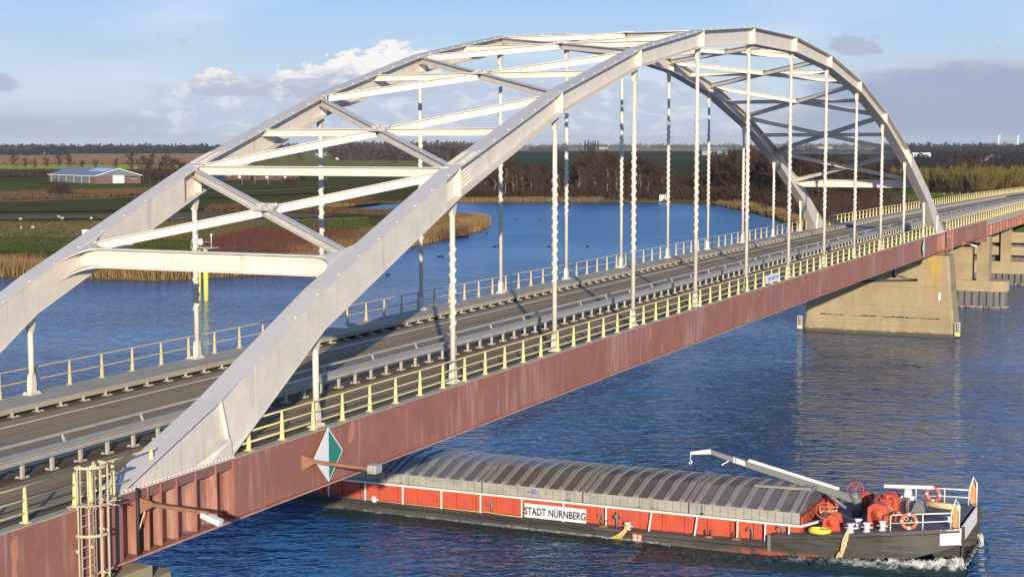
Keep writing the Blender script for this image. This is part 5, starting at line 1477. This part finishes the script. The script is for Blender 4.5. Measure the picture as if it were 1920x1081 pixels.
# around the shed and the farm
LS = ['nearest', 'second', 'third', 'fourth', 'fifth', 'sixth', 'seventh', 'eighth']
for i_, (px, py, h) in enumerate(((282, 349, 13), (300, 349, 12), (268, 338, 14), (320, 345, 14), (250, 331, 16), (285, 332, 15), (312, 331, 14), (335, 340, 12))):
    tree('brown' if px % 2 else 'red', G(px, py, .8), h, '%s bare %s tree right of the long grey shed' % (ORDW[i_], 'brown' if px % 2 else 'reddish'), 'bare trees beside the shed')
tree('bush', G(112, 369, .7), 9.5, 'dark round bush on the reedy bank in front of the grey shed', None, .95)
for i_, px in enumerate((28, 48, 66, 88, 112, 132, 150, 182, 216)): tree('brown', G(px+tr.uniform(-4, 4), 322, .9), tr.uniform(8, 13), ORDW[i_]+' small bare tree from the left in the row behind the grey shed', 'row of bare trees behind the shed')
for i_, (px, py, h) in enumerate(sorted(((505, 316, 16), (562, 316, 17), (626, 315, 17), (668, 308, 18), (600, 302, 14), (545, 303, 15), (700, 312, 16), (740, 318, 15), (850, 318, 17), (880, 320, 15), (640, 312, 14), (480, 318, 12)))):
    tree(tr.choice(['brown', 'red']), G(px, py, 1.0), h, ORDW[i_]+' bare tree from the left in the pasture behind the bracing', 'bare trees in the pasture behind the bracing')
tree('dark', G(565, 338, .8), 5, 'round dark evergreen beside the low farmhouse', None)
for i_, px in enumerate((535, 545, 556)): tree('redbush', G(px, 344, .8), 5, ORDW[i_]+' reddish garden bush from the left in front of the farmhouse', 'reddish bushes in front of the farmhouse')
for i_, px in enumerate((1097, 1103, 1108, 1112, 1116, 1121)): 
    p = G(px, 284.5, 1.2); tree('poplar', p, hpx(p, tr.uniform(17, 22)), ORDW[i_]+' dark poplar from the left in the group on the horizon', 'poplars on the horizon', 1.35)
for px, py, h in ((1480, 284, 26), (1472, 284, 20), (1490, 284, 18), (1712, 279, 22), (865, 279, 26), (800, 300, 18), (830, 301, 18)):
    p = G(px, py, 1.5); tree('brown', p, h, {1480: 'tallest bare tree of three near the horizon behind the far bracing', 1472: 'left bare tree of three near the horizon behind the far bracing', 1490: 'right bare tree of three near the horizon behind the far bracing', 1712: 'lone bare tree near the horizon right of the arch', 865: 'big bare tree near the horizon beside the near arch', 800: 'bare tree just left of the villa behind the bracing', 830: 'bare tree between the villa and the near arch'}[px], 'lone bare trees near the horizon', 1.5)

# masses nobody could count: distant woods
def wood_band(name, rows, mat, seed, cell=5.0, per=16):
    r = np.random.RandomState(seed); V = []; F = []
    for (x0, x1, y0, y1, n, h0, h1) in rows:
        for i in range(n):
            px = r.uniform(x0, x1); py = r.uniform(y0, y1); p = G(px, py, .5); D_ = (p-CAM).dot(FW)
            h = r.uniform(h0, h1); w = h*r.uniform(.6, 1.1)
            for k in range(per):
                a = r.uniform(0, 6.283); q = math.sqrt(r.rand())*w*.5; zz = h*(r.rand()**.7)*math.sqrt(max(.05, 1-(q/(w*.55))**2))
                c = Vector((p.x+q*math.cos(a), p.y+q*math.sin(a), zz)); s = h*.22*r.uniform(.6, 1.3)
                u = Vector((r.randn(), r.randn(), r.randn())).normalized(); v = u.cross(Vector((r.randn(), r.randn(), r.randn()))).normalized()
                b = len(V); V += [tuple(c+u*s*.6), tuple(c-u*s*.6+v*s*.3), tuple(c-v*s*.7+Vector((0, 0, s*.4)))]; F.append((b, b+1, b+2))
            # a short stem mass down to the ground
            b = len(V); V += [(p.x-w*.3, p.y, 0), (p.x+w*.3, p.y, 0), (p.x, p.y+w*.2, h*.7), (p.x, p.y-w*.3, 0), (p.x, p.y+w*.3, 0), (p.x+w*.2, p.y, h*.7)]; F += [(b, b+1, b+2), (b+3, b+4, b+5)]
    o = link(name, tri_mesh(name, V, F, mat)); o['kind'] = 'stuff'; return o
wood_band('distant_wood', [(-300, 450, 283.5, 288, 1500, 14, 25), (-300, 130, 289, 293, 260, 10, 15), (440, 560, 284, 289, 260, 14, 24), (1650, 2300, 280, 288, 900, 12, 24), (1690, 2300, 289, 305, 900, 7, 13), (1330, 1650, 288, 293, 300, 9, 14), (1650, 2300, 306, 313, 250, 6, 9)], MT['farwood'], 1)
wood_band('distant_brown_wood', [(620, 900, 283, 290, 650, 16, 30), (640, 860, 291, 302, 420, 13, 20), (-200, 60, 286, 291, 180, 16, 24), (880, 2300, 275.0, 278.5, 1500, 13, 30), (420, 900, 274.5, 278, 700, 13, 30), (990, 1060, 283.5, 285, 130, 10, 16)], MT['farwood_b'], 2)

# blades: reeds and scrub along the banks
def blades(name, spots, mat, seed, h0, h1, w=.09, lean=.12):
    r = np.random.RandomState(seed); n = len(spots)
    P = np.array(spots); H = r.uniform(h0, h1, n); A = r.uniform(0, 6.283, n); Lx = r.normal(0, lean, n)*H; Ly = r.normal(0, lean, n)*H
    dx, dy = np.cos(A)*w, np.sin(A)*w
    V = np.empty((n, 3, 3)); V[:, 0] = np.stack([P[:, 0]-dx, P[:, 1]-dy, P[:, 2]], 1); V[:, 1] = np.stack([P[:, 0]+dx, P[:, 1]+dy, P[:, 2]], 1)
    V[:, 2] = np.stack([P[:, 0]+Lx, P[:, 1]+Ly, P[:, 2]+H], 1)
    me = bpy.data.meshes.new(name); me.vertices.add(3*n); me.vertices.foreach_set('co', V.reshape(-1).astype(np.float32))
    me.loops.add(3*n); me.loops.foreach_set('vertex_index', np.arange(3*n, dtype=np.int32))
    me.polygons.add(n); me.polygons.foreach_set('loop_start', np.arange(0, 3*n, 3, dtype=np.int32)); me.polygons.foreach_set('loop_total', np.full(n, 3, dtype=np.int32))
    me.update(); me.validate(); me.materials.append(mat); o = link(name, me); o['kind'] = 'stuff'; return o
def belt(poly, n, inward, jitter=1.0, z=.2, seed=0, patch=0.0):
    """random spots in a belt behind a shoreline (land on the left of the direction of travel)"""
    r = np.random.RandomState(seed); P = [Vector((p[0], p[1])) for p in poly]; seg = [(c-a).length for a, c in zip(P[:-1], P[1:])]; cum = np.cumsum([0]+seg); out = []
    for i in range(n):
        d = r.uniform(0, cum[-1]); k = min(len(seg)-1, int(np.searchsorted(cum, d)-1)); k = max(0, k)
        t = (d-cum[k])/seg[k]; p = P[k].lerp(P[k+1], t); tg = (P[k+1]-P[k]).normalized(); nn = Vector((-tg.y, tg.x))
        wv = 1+.35*math.sin(d*.13+1.3)+.25*math.sin(d*.37)
        q = p + nn*(r.uniform(inward[0], inward[1])*wv) + Vector((r.normal(0, .3), r.normal(0, .3))); out.append((q.x, q.y, z))
    return out
left = SHORE[2:17]
blades('reed_bed', belt(left, 60000, (-.8, 9.5), seed=1, z=.1), MT['reed'], 1, 1.7, 3.2, .07)
blades('reed_bed', belt(left[:9], 22000, (9, 19), seed=2, z=.5), MT['reed_dark'], 2, 1.2, 2.4, .10)
blades('reed_bed', belt(SHORE[9:19], 16000, (5, 13), seed=3, z=.5), MT['reed_dark'], 3, 1.6, 2.8, .10)
blades('reed_bed', belt(SHORE[15:23], 9000, (-.5, 5), seed=7, z=.3), MT['reed_dark'], 7, 1.4, 2.4, .10)
blades('reed_bed', [q for q in belt(NB[:19], 34000, (-.8, 5), seed=4, z=.1) if math.sin(q[1]*.061+1.0)+.6*math.sin(q[1]*.17) > -.25], MT['reed'], 4, 1.1, 2.2, .10)
blades('reed_bed', belt(NB[:19], 12000, (0, 3), seed=24, z=.1), MT['reed_dark'], 24, .7, 1.5, .10)
blades('reed_bed', belt(NB[14:21], 8000, (0, 9), seed=5, z=.3), MT['reed'], 5, 1.8, 3.2, .12)
blades('undergrowth', belt(NB[7:19], 26000, (4, 30), seed=21, z=.4), MT['twig_brown'], 21, 2.0, 6.5, .14, .3)
blades('undergrowth', belt(NB[13:20], 14000, (5, 36), seed=22, z=.4), MT['twig_red'], 22, 2.0, 6.0, .14, .3)
def patch(px, n, seed, z=.5):
    r = np.random.RandomState(seed); P = [G(a, c, z) for a, c in px]; xs = [p.x for p in P]; ys = [p.y for p in P]; out = []
    def inside(x, y):
        c = False; j = len(P)-1
        for i in range(len(P)):
            if (P[i].y > y) != (P[j].y > y) and x < (P[j].x-P[i].x)*(y-P[i].y)/(P[j].y-P[i].y)+P[i].x: c = not c
            j = i
        return c
    while len(out) < n:
        x = r.uniform(min(xs), max(xs)); y = r.uniform(min(ys), max(ys))
        if inside(x, y): out.append((x, y, z))
    return out
blades('scrub', patch([(372, 478), (400, 462), (430, 450), (480, 439), (560, 441), (640, 446), (690, 450), (700, 468), (640, 482), (560, 490), (400, 492)], 26000, 8), MT['dogwood'], 8, 1.2, 2.6, .09, .3)
blades('scrub', patch([(600, 462), (640, 450), (720, 436), (800, 432), (870, 428), (880, 440), (800, 452), (700, 474), (620, 482)], 14000, 9), MT['reed_dark'], 9, 1.2, 2.6, .09, .25)
blades('scrub', patch([(-60, 377), (200, 371), (300, 365), (300, 357), (200, 360), (-60, 366)], 12000, 10), MT['reed_dark'], 10, 1.2, 2.4, .16, .25)
blades('scrub', patch([(385, 399), (480, 396), (560, 396), (640, 388), (690, 381), (700, 378), (640, 381), (560, 388), (480, 390), (400, 394)], 9000, 11), MT['reed_dark'], 11, 1.2, 2.6, .14, .25)
blades('orchard_rows', patch([(-150, 308), (435, 308), (435, 294), (-150, 294)], 26000, 12, 1.0), MT['orchard'], 12, 2.0, 4.5, .6, .3)
blades('hedge', patch([(-60, 331), (92, 331), (92, 327), (-60, 327)], 3000, 13, .9), MT['farwood_b'], 13, 2.0, 5.0, .5, .3)
blades('hedge', patch([(60, 332), (430, 332), (430, 329), (60, 329)], 5000, 16, .9), MT['twig_brown'], 16, 2.0, 5.5, .4, .3)
blades('grass_tufts', patch([(-60, 470), (300, 472), (430, 468), (560, 440), (700, 436), (690, 408), (560, 410), (-60, 416)], 26000, 14, .6), MT['f_olive'], 14, .10, .30, .07, .5)
blades('grass_tufts', patch([(1560, 430), (1640, 405), (1640, 372), (1600, 385), (1520, 420)], 8000, 15, .55), MT['reed'], 15, 1.0, 2.4, .12, .3)
# ---------------------------------------------------------------- buildings and small things on the banks
MT['brick'] = paint('weathered_brick', (.115, .07, .055), (.15, .095, .07), .9, .6, .8, .4)
MT['brick_red'] = paint('red_brick', (.11, .042, .035), (.08, .036, .03), .9, .6, .8, .4)
MT['roof_grey'] = paint('blue_grey_sheet_roof', (.16, .18, .21), (.13, .148, .175), .5, .2, .6, .25)
MT['roof_dark'] = paint('dark_tile_roof', (.035, .03, .03), (.06, .045, .04), .8, .5, .6, .3)
MT['panel'] = paint('skylight_panel', (.34, .46, .64), (.30, .41, .58), .2, .5, .3, .1)
MT['gable'] = paint('blue_grey_cladding', (.13, .155, .18), (.10, .125, .15), .6, .4, .5, .2)
MT['wool'] = paint('sheep_wool', (.50, .46, .37), (.38, .34, .27), .95, 4, .7, .3)
MT['glass_dark'] = flat('window_glass', (.02, .025, .03), .15)

def gable_house(name, label, cat, P0, ax, ln, wd, eave, ridge, mwall, mroof, gable_mat=None, extra=None):
    """P0 = corner nearest the camera, ax = unit vector along the ridge (away from P0)"""
    ax = Vector((ax[0], ax[1], 0)).normalized(); by = Vector((ax.y, -ax.x, 0))
    P0 = Vector(P0); t = thing(name, label, cat, P0)
    def W(u, v, z): return P0 + ax*u + by*v + Vector((0, 0, z))
    b = MB(); b.hexa([W(0, 0, -.3), W(ln, 0, -.3), W(ln, wd, -.3), W(0, wd, -.3), W(0, 0, eave), W(ln, 0, eave), W(ln, wd, eave), W(0, wd, eave)]); part('wall', b, mwall, t)
    for u in (.0, ln):
        b = MB(); b.prism([W(u, 0, eave+.004), W(u, wd, eave+.004), W(u, wd/2, ridge)], ax*(.15 if u == 0 else -.15)); part('gable_wall', b, gable_mat or mwall, t)
    for s in (0, 1):
        v0 = -.6 if s == 0 else wd+.6; b = MB(); z0 = eave-.15
        e = [W(-.5, v0, z0), W(ln+.5, v0, z0), W(ln+.5, wd/2, ridge+.15), W(-.5, wd/2, ridge+.15)]
        b.add(e + [p+Vector((0, 0, .22)) for p in e], [(0, 1, 2, 3), (7, 6, 5, 4), (0, 4, 5, 1), (1, 5, 6, 2), (2, 6, 7, 3), (3, 7, 4, 0)]); part('roof', b, mroof, t)
    return t, W
# long grey shed on the left
c0 = Vector((630.0, 521.2, .8)); t, W_ = gable_house('farm_shed', 'long low shed with blue grey roof and big white door in the left fields', 'shed', c0, (.453, .891), 64, 25.5, 4.0, 7.6, MT['brick'], MT['roof_grey'], MT['gable'])
ax = Vector((.453, .891, 0)).normalized(); by = Vector((ax.y, -ax.x, 0))
def wpanel(name, v0, v1, z0, z1, mat, off=-.06, th=.05):
    b = MB(); e = [W_(off, v0, z0), W_(off, v1, z0), W_(off, v1, z1), W_(off, v0, z1)]; b.prism(e, ax*th); return part(name, b, mat, t)
wpanel('door', 9.5, 16.0, .0, 4.2, MT['white'])
for k in range(3): wpanel('window', 20.0+k*1.25, 20.9+k*1.25, 2.6, 3.5, MT['glass_dark'])
wpanel('window_sill', 19.8, 23.6, 2.35, 2.55, MT['white'], -.10)
b = MB(); b.prism([W_(-.53, -.75, 3.75), W_(-.53, -.75, 4.15), W_(-.53, 12.75, 8.0), W_(-.53, 12.75, 7.6)], ax*.08); b.prism([W_(-.53, 26.25, 3.75), W_(-.53, 26.25, 4.15), W_(-.53, 12.75, 8.0), W_(-.53, 12.75, 7.6)], ax*.08); part('verge_board', b, MT['white'], t)
b = MB(); b.prism([W_(-.5, -.72, 3.7), W_(64.5, -.72, 3.7), W_(64.5, -.72, 4.12), W_(-.5, -.72, 4.12)], by*.06); part('gutter', b, MT['white'], t)
for k in range(5):
    b = MB(); u0 = 8+k*10.4; b.prism([W_(u0, -.04, .1), W_(u0+9.6, -.04, .1), W_(u0+9.6, -.04, 3.6), W_(u0, -.04, 3.6)], by*.03); part('open_bay', b, MT['gable'], t)
for k in range(6):
    b = MB(); u0 = 7.6+k*10.4; p = W_(u0, -.3, 0); b.box(p.x-.2, p.x+.2, p.y-.2, p.y+.2, .8, 4.5); part('post', b, MT['strip'], t)
b = MB(); q = [W_(3, 7.2, 0), W_(33, 7.2, 0), W_(33, 12.0, 0), W_(3, 12.0, 0)]
def rz(v): return 3.85+(7.75-3.85)*(v+.6)/(13.35)+.25
q = [W_(3, 6.6, rz(6.6)), W_(26, 6.6, rz(6.6)), W_(26, 12.0, rz(12.0)), W_(3, 12.0, rz(12.0))]; b.prism(q, (0, 0, .06)); part('roof_light', b, MT['panel'], t)

# low farm buildings behind the bracing
def house_at(px, py, ang, ln, wd, ev, rg, mw, mr, name, label, wins=3, z=.8):
    P0 = G(px, py, z); a = Vector((math.cos(ang), math.sin(ang), 0)); tt, W2 = gable_house(name, label, 'house', (P0.x, P0.y, z), a, ln, wd, ev, rg, mw, mr)
    for k in range(wins):
        b = MB(); u0 = ln*(k+.5)/wins-.6; b.prism([W2(u0, -.05, 1.0), W2(u0+1.4, -.05, 1.0), W2(u0+1.4, -.05, 2.2), W2(u0, -.05, 2.2)], Vector((a.y, -a.x, 0))*.03); part('window', b, MT['sheet_white'] if k % 2 else MT['glass_dark'], tt)
    b = MB(); p = W2(ln*.7, wd/2, rg); b.box(p.x-.45, p.x+.45, p.y-.45, p.y+.45, p.z-.4, p.z+.9); part('chimney', b, MT['brick_red'], tt)
    return tt
house_at(560, 337, YAW+math.pi/2+.12, 26, 11, 3.2, 7.6, MT['brick_red'], MT['roof_dark'], 'farmhouse', 'low red brick farmhouse with dark roof behind the lower bracing', 5)
house_at(470, 336.5, YAW+math.pi/2+.1, 17, 9, 2.8, 5.6, MT['brick_red'], MT['roof_dark'], 'farmhouse', 'small red brick outbuilding left of the low farmhouse behind the bracing', 4)
far_h = [(648, 299, 'white walled house beside the pasture trees behind the bracing', MT['white'], 14), (612, 292, 'long pale shed at the edge of the pasture wood', MT['crane'], 20), (806, 288.5, 'pale farm villa among the trees left of the inner arch', MT['white'], 22), (846, 286, 'white house with dark roof left of the inner arch', MT['white'], 18), (790, 291, 'small house among trees behind the inner arch', MT['concrete_cap'], 14), (97, 288, 'small white house in front of the dark wood far left', MT['white'], 16),
         (1140, 280, 'pale farm building on the fields right of the poplars', MT['concrete_cap'], 60), (1700, 277.5, 'white roofed shed near the horizon right of the arch', MT['sheet_white'], 70), (1745, 297, 'white roofed building in the dark woods right of the arch', MT['sheet_white'], 24), (1722, 296, 'small grey shed in the dark woods right of the arch', MT['crane'], 18), (1364, 291, 'wide pale roofed barn behind the middle of the bridge', MT['crane'], 46), (1860, 303, 'small pale shed at the edge of the dark woods far right', MT['crane'], 16), (1878, 298, 'pale blue shed in the dark woods far right', MT['crane'], 14), (1560, 279, 'tan farm buildings under the far bracing near the horizon', MT['concrete_cap'], 60)]
for px, py, lb, m, ln in far_h:
    house_at(px, py, YAW+math.pi/2-(px-960)/FPX+.15, ln, ln*.45, ln*.14+1, ln*.14+1+ln*.14, m, MT['roof_dark'] if m is not MT['crane'] and 'roofed' not in lb else MT['sheet_white'] if 'white' in lb else MT['crane'], 'house', lb, 2, 1.2)
# wind turbines on the horizon
for px in (1872, 1908):
    p = G(px, 273.0, 1.0); p = CAM + (p-CAM)*(9000/(p-CAM).length); p.z = 0
    t = thing('wind_turbine', 'white wind turbine on the horizon, the left one of two' if px == 1872 else 'white wind turbine on the horizon, the right one of two', 'wind turbine', p)
    b = MB(); b.tube([(p.x, p.y, 0), (p.x, p.y, 62)], 4.5, 10, 3.2); part('tower', b, MT['white'], t)
    b = MB(); b.beam((p.x+5, p.y+3, 63), (p.x-7, p.y-4, 63), 5, 5); part('nacelle', b, MT['white'], t)
    for k in range(3):
        a = 1.1+k*2.094; d = Vector((math.sin(YAW)*math.cos(a), -math.cos(YAW)*math.cos(a), math.sin(a)))
        b = MB(); q = Vector((p.x-7, p.y-4, 63)); b.beam(q, q+d*20, 2.0, .5, (1, .5, 0), .5, .2); part('blade', b, MT['white'], t)
# yellow channel marker beside the left bank
mk = thing('channel_marker', 'tall yellow twin pile marker with a small platform standing in the water', 'beacon', (140.4, 98.4, 0))
b = MB(); b.tube([(140.2, 98.1, -1), (140.2, 98.1, 7.2)], .33, 12); part('pile', b, MT['yellow_bright'], mk, True)
b = MB(); b.tube([(140.6, 99.5, -1), (140.6, 99.3, 7.2)], .16, 10); part('pile', b, MT['yellow_bright'], mk, True)
for k in range(14):
    b = MB(); b.tube([(140.3, 98.45, .6+k*.45), (140.5, 99.1, .6+k*.45)], .05, 6); part('rung', b, MT['dark'], mk)
b = MB(); b.box(139.5, 141.2, 96.6, 100.1, 7.2, 7.32); pf = part('platform', b, MT['galv'], mk)
b = MB()
for y in (96.7, 98.4, 100.0): b.tube([(139.6, y, 7.3), (139.6, y, 8.1)], .035, 6)
b.tube([(139.6, 96.7, 8.1), (139.6, 100.0, 8.1)], .035, 6); part('handrail', b, MT['galv'], pf)
b = MB(); b.box(139.4, 139.5, 98.0, 98.8, 7.7, 8.5); part('sign', b, MT['sheet_white'], pf)
b = MB(); b.tube([(139.8, 96.8, 7.3), (139.8, 96.8, 8.9)], .05, 6); b.sphere((139.8, 96.8, 9.05), .17, 8, 6); part('lantern', b, MT['sheet_white'], pf)
# kilometre board on the left bank
pb_ = G(164, 445, .7); kb = thing('kilometre_board', 'white board with black numerals on the grassy left bank', 'sign', (pb_.x, pb_.y, .7))
d = Vector((pb_.x-CAM.x, pb_.y-CAM.y, 0)).normalized(); r_ = Vector((d.y, -d.x, 0))
c = Vector((pb_.x, pb_.y, 2.0))
b = MB(); b.prism([c-r_*1.15+Vector((0, 0, -.45)), c+r_*1.15+Vector((0, 0, -.45)), c+r_*1.15+Vector((0, 0, .45)), c-r_*1.15+Vector((0, 0, .45))], d*.05); bb = part('board', b, MT['sheet_white'], kb)
lettering('numerals', '107', .74, MT['black'], bb, c-d*.02-r_*.1, r_, (0, 0, 1), .004, .02, 1.0)
b = MB()
for s in (-.8, .8):
    q = c+r_*s; b.beam((q.x, q.y, .4), (q.x, q.y, 1.6), .1, .1, (1, 0, 0))
part('leg', b, MT['galv_warm'], kb)
# sheep on the meadow
def sheep_mesh():
    b = MB(); b.sphere((0, 0, .62), .36, 12, 8, (1.6, .9, .85)); return b.mesh('fleece', MT['wool'], True)
FLC = sheep_mesh()
hb = MB(); hb.sphere((.72, 0, .62), .15, 8, 6, (1.5, .8, .9)); hb.sphere((.55, 0, .72), .14, 8, 6); hb.beam((.62, .12, .74), (.6, .24, .7), .05, .05); hb.beam((.62, -.12, .74), (.6, -.24, .7), .05, .05); HEADM = hb.mesh('head', MT['wool'], True)
lg = MB(); lg.tube([(0, 0, 0), (0, 0, .4)], .045, 6); LEG = lg.mesh('leg', MT['rope_pale'])
SH = [(39, 413, 'sheep standing alone at the upper left of the meadow'), (110.5, 408.5, 'left sheep of the close pair on the meadow'), (117.5, 411.5, 'right sheep of the close pair on the meadow'), (171, 411.5, 'sheep just left of the far arch on the meadow'), (40, 429.5, 'sheep lowest down on the meadow at the left'), (62, 429, 'dirty sheep lying low beside the lowest sheep')]
for px, py, lb in SH:
    p = G(px, py, .72); t = thing('sheep', lb, 'sheep', p, 'sheep grazing on the left meadow'); a = tr.uniform(0, 6.28); t.rotation_euler.z = a; t.scale = (.8,)*3
    link('fleece', FLC, t); link('head', HEADM, t)
    for x in (-.35, .35):
        for y in (-.15, .15): link('leg', LEG, t, (x, y, 0))
# ducks on the water
db = MB(); db.sphere((0, 0, .08), .2, 10, 6, (1.5, .8, .7)); db.beam((-.25, 0, .14), (-.42, 0, .2), .14, .05); DB = db.mesh('body', MT['dark'], True)
dh = MB(); dh.tube([(.2, 0, .12), (.27, 0, .3)], .06, 6); dh.sphere((.3, 0, .34), .08, 8, 6); dh.beam((.36, 0, .33), (.46, 0, .31), .06, .03); DH = dh.mesh('head', MT['dark'], True)
for k, (px, py) in enumerate([(823, 482), (830, 482), (727, 516), (967, 413), (1013, 414), (927, 463), (935, 463), (1030, 463), (1102, 463), (913, 438)]):
    p = G(px, py, 0.0); t = thing('duck', ['duck farther left of the pair near the second far hanger', 'duck on the right of the pair near the second far hanger', 'lone duck on the water nearest the bridge', 'duck at the top left of the wide bay', 'duck at the top right of the wide bay', 'left duck of the pair beside a far hanger', 'right duck of the pair beside a far hanger', 'duck between two hangers in mid bay', 'duck rightmost in the bay', 'duck just off the reedy tip'][k], 'duck', p, 'ducks scattered over the water'); t.rotation_euler.z = tr.uniform(0, 6.28); t.scale = (1.3,)*3
    link('body', DB, t); link('head', DH, t)
# wooden jetty on the far bank
q0 = G(1240, 379, 0); q1 = G(1325, 377, 0); jt = thing('jetty', 'pale timber jetty with railings on the far bank in front of the wood', 'jetty', (q0.x, q0.y, 0))
a0 = Vector((q0.x, q0.y, 0)); a1 = Vector((q1.x, q1.y, 0)); dv = (a1-a0).normalized(); nv = Vector((-dv.y, dv.x, 0)); LJ = (a1-a0).length
b = MB(); b.beam(a0+Vector((0, 0, 1.1)), a1+Vector((0, 0, 1.3)), 1.6, .14); part('deck', b, MT['rope_pale'], jt)
for s in (-.8, .8):
    b = MB(); b.beam(a0+nv*s+Vector((0, 0, 2.2)), a1+nv*s+Vector((0, 0, 2.4)), .16, .18); b.beam(a0+nv*s+Vector((0, 0, 1.55)), a1+nv*s+Vector((0, 0, 1.75)), .10, .12); part('rail', b, MT['rope_pale'], jt)
    for k in range(9):
        b = MB(); p = a0+dv*(LJ*k/8)+nv*s; b.beam((p.x, p.y, -.8), (p.x, p.y, 2.2), .2, .2, (1, 0, 0)); part('post', b, MT['rope_pale'], jt)
for k in range(5):
    p = a0 - d*2.0 + dv*(-1.5+k*.85); b = MB(); b.tube([(p.x, p.y, -1), (p.x, p.y, 2.9)], .22, 8); part('mooring_pile', b, MT['sheet_white'], jt)
# white posts along the bank and in the right meadow
for k, (px, py) in enumerate(((991, 374), (1089, 374.5))):
    p = G(px, py, .4); b = MB(); b.tube([(p.x, p.y, .2), (p.x, p.y, 2.3)], .22, 8); b.sphere((p.x, p.y, 2.35), .26, 8, 5)
    solo('bank_post', b, MT['sheet_white'], 'white mooring post at the far shore left of the middle' if k == 0 else 'white mooring post at the far shore near the centre of the wood', 'post', True)
for k in range(14):
    px = 1661+k*6.5 + (4 if k > 4 else 0); py = 377.5+k*.35; p = G(px, py, .75); b = MB(); b.beam((p.x, p.y, .5), (p.x, p.y, 2.0), .16, .16, (1, 0, 0))
    solo('fence_post', b, MT['rope_pale'], ORDW[k]+' pale fence post from the left across the right meadow', 'post', group='fence posts across the right meadow')
for k in range(9):
    px = 1880+k*4; p = G(1770+k*15, 366-k*.35, .75); b = MB(); b.beam((p.x, p.y, .5), (p.x, p.y, 1.9), .14, .14, (1, 0, 0))
    solo('fence_post', b, MT['rope_pale'], ORDW[k]+' pale fence post from the left along the willow belt', 'post', group='fence posts at the foot of the willow belt')
for i_, (px, y0, y1) in enumerate(((454, 346, 334), (478, 344, 333), (503, 346, 334), (560, 344, 333), (612, 338, 331))):
    p = G(px, y0, .8); h = hpx(p, y0-y1); b = MB(); b.beam((p.x, p.y, .5), (p.x, p.y, .8+h), .14, .14, (1, 0, 0)); solo('bank_pole', b, MT['strip'], ORDW[i_]+' pale thin pole from the left before the farm buildings', 'pole', group='pale poles in front of the farm')
# ---------------------------------------------------------------- air
HAZE_D = 3.2e-5
m = bpy.data.materials.new('pale_haze'); m.use_nodes = True; t_ = m.node_tree; t_.nodes.clear()
vo = t_.nodes.new('ShaderNodeVolumePrincipled'); vo.inputs['Color'].default_value = (.80, .86, .95, 1); vo.inputs['Density'].default_value = HAZE_D; vo.inputs['Anisotropy'].default_value = 0.0
mo = t_.nodes.new('ShaderNodeOutputMaterial'); t_.links.new(vo.outputs[0], mo.inputs['Volume'])
b = MB(); b.box(-6000, 28000, -14000, 26000, -4.0, 140.0); h_ = struct('haze', b, m, kind='stuff')
_b = MB(); _b.add([(-3000, -3000, 0), (6000, -3000, 0), (6000, 6000, 0), (-3000, 6000, 0)], [(0, 1, 2, 3)]); struct('river_water', _b, MT['water'])
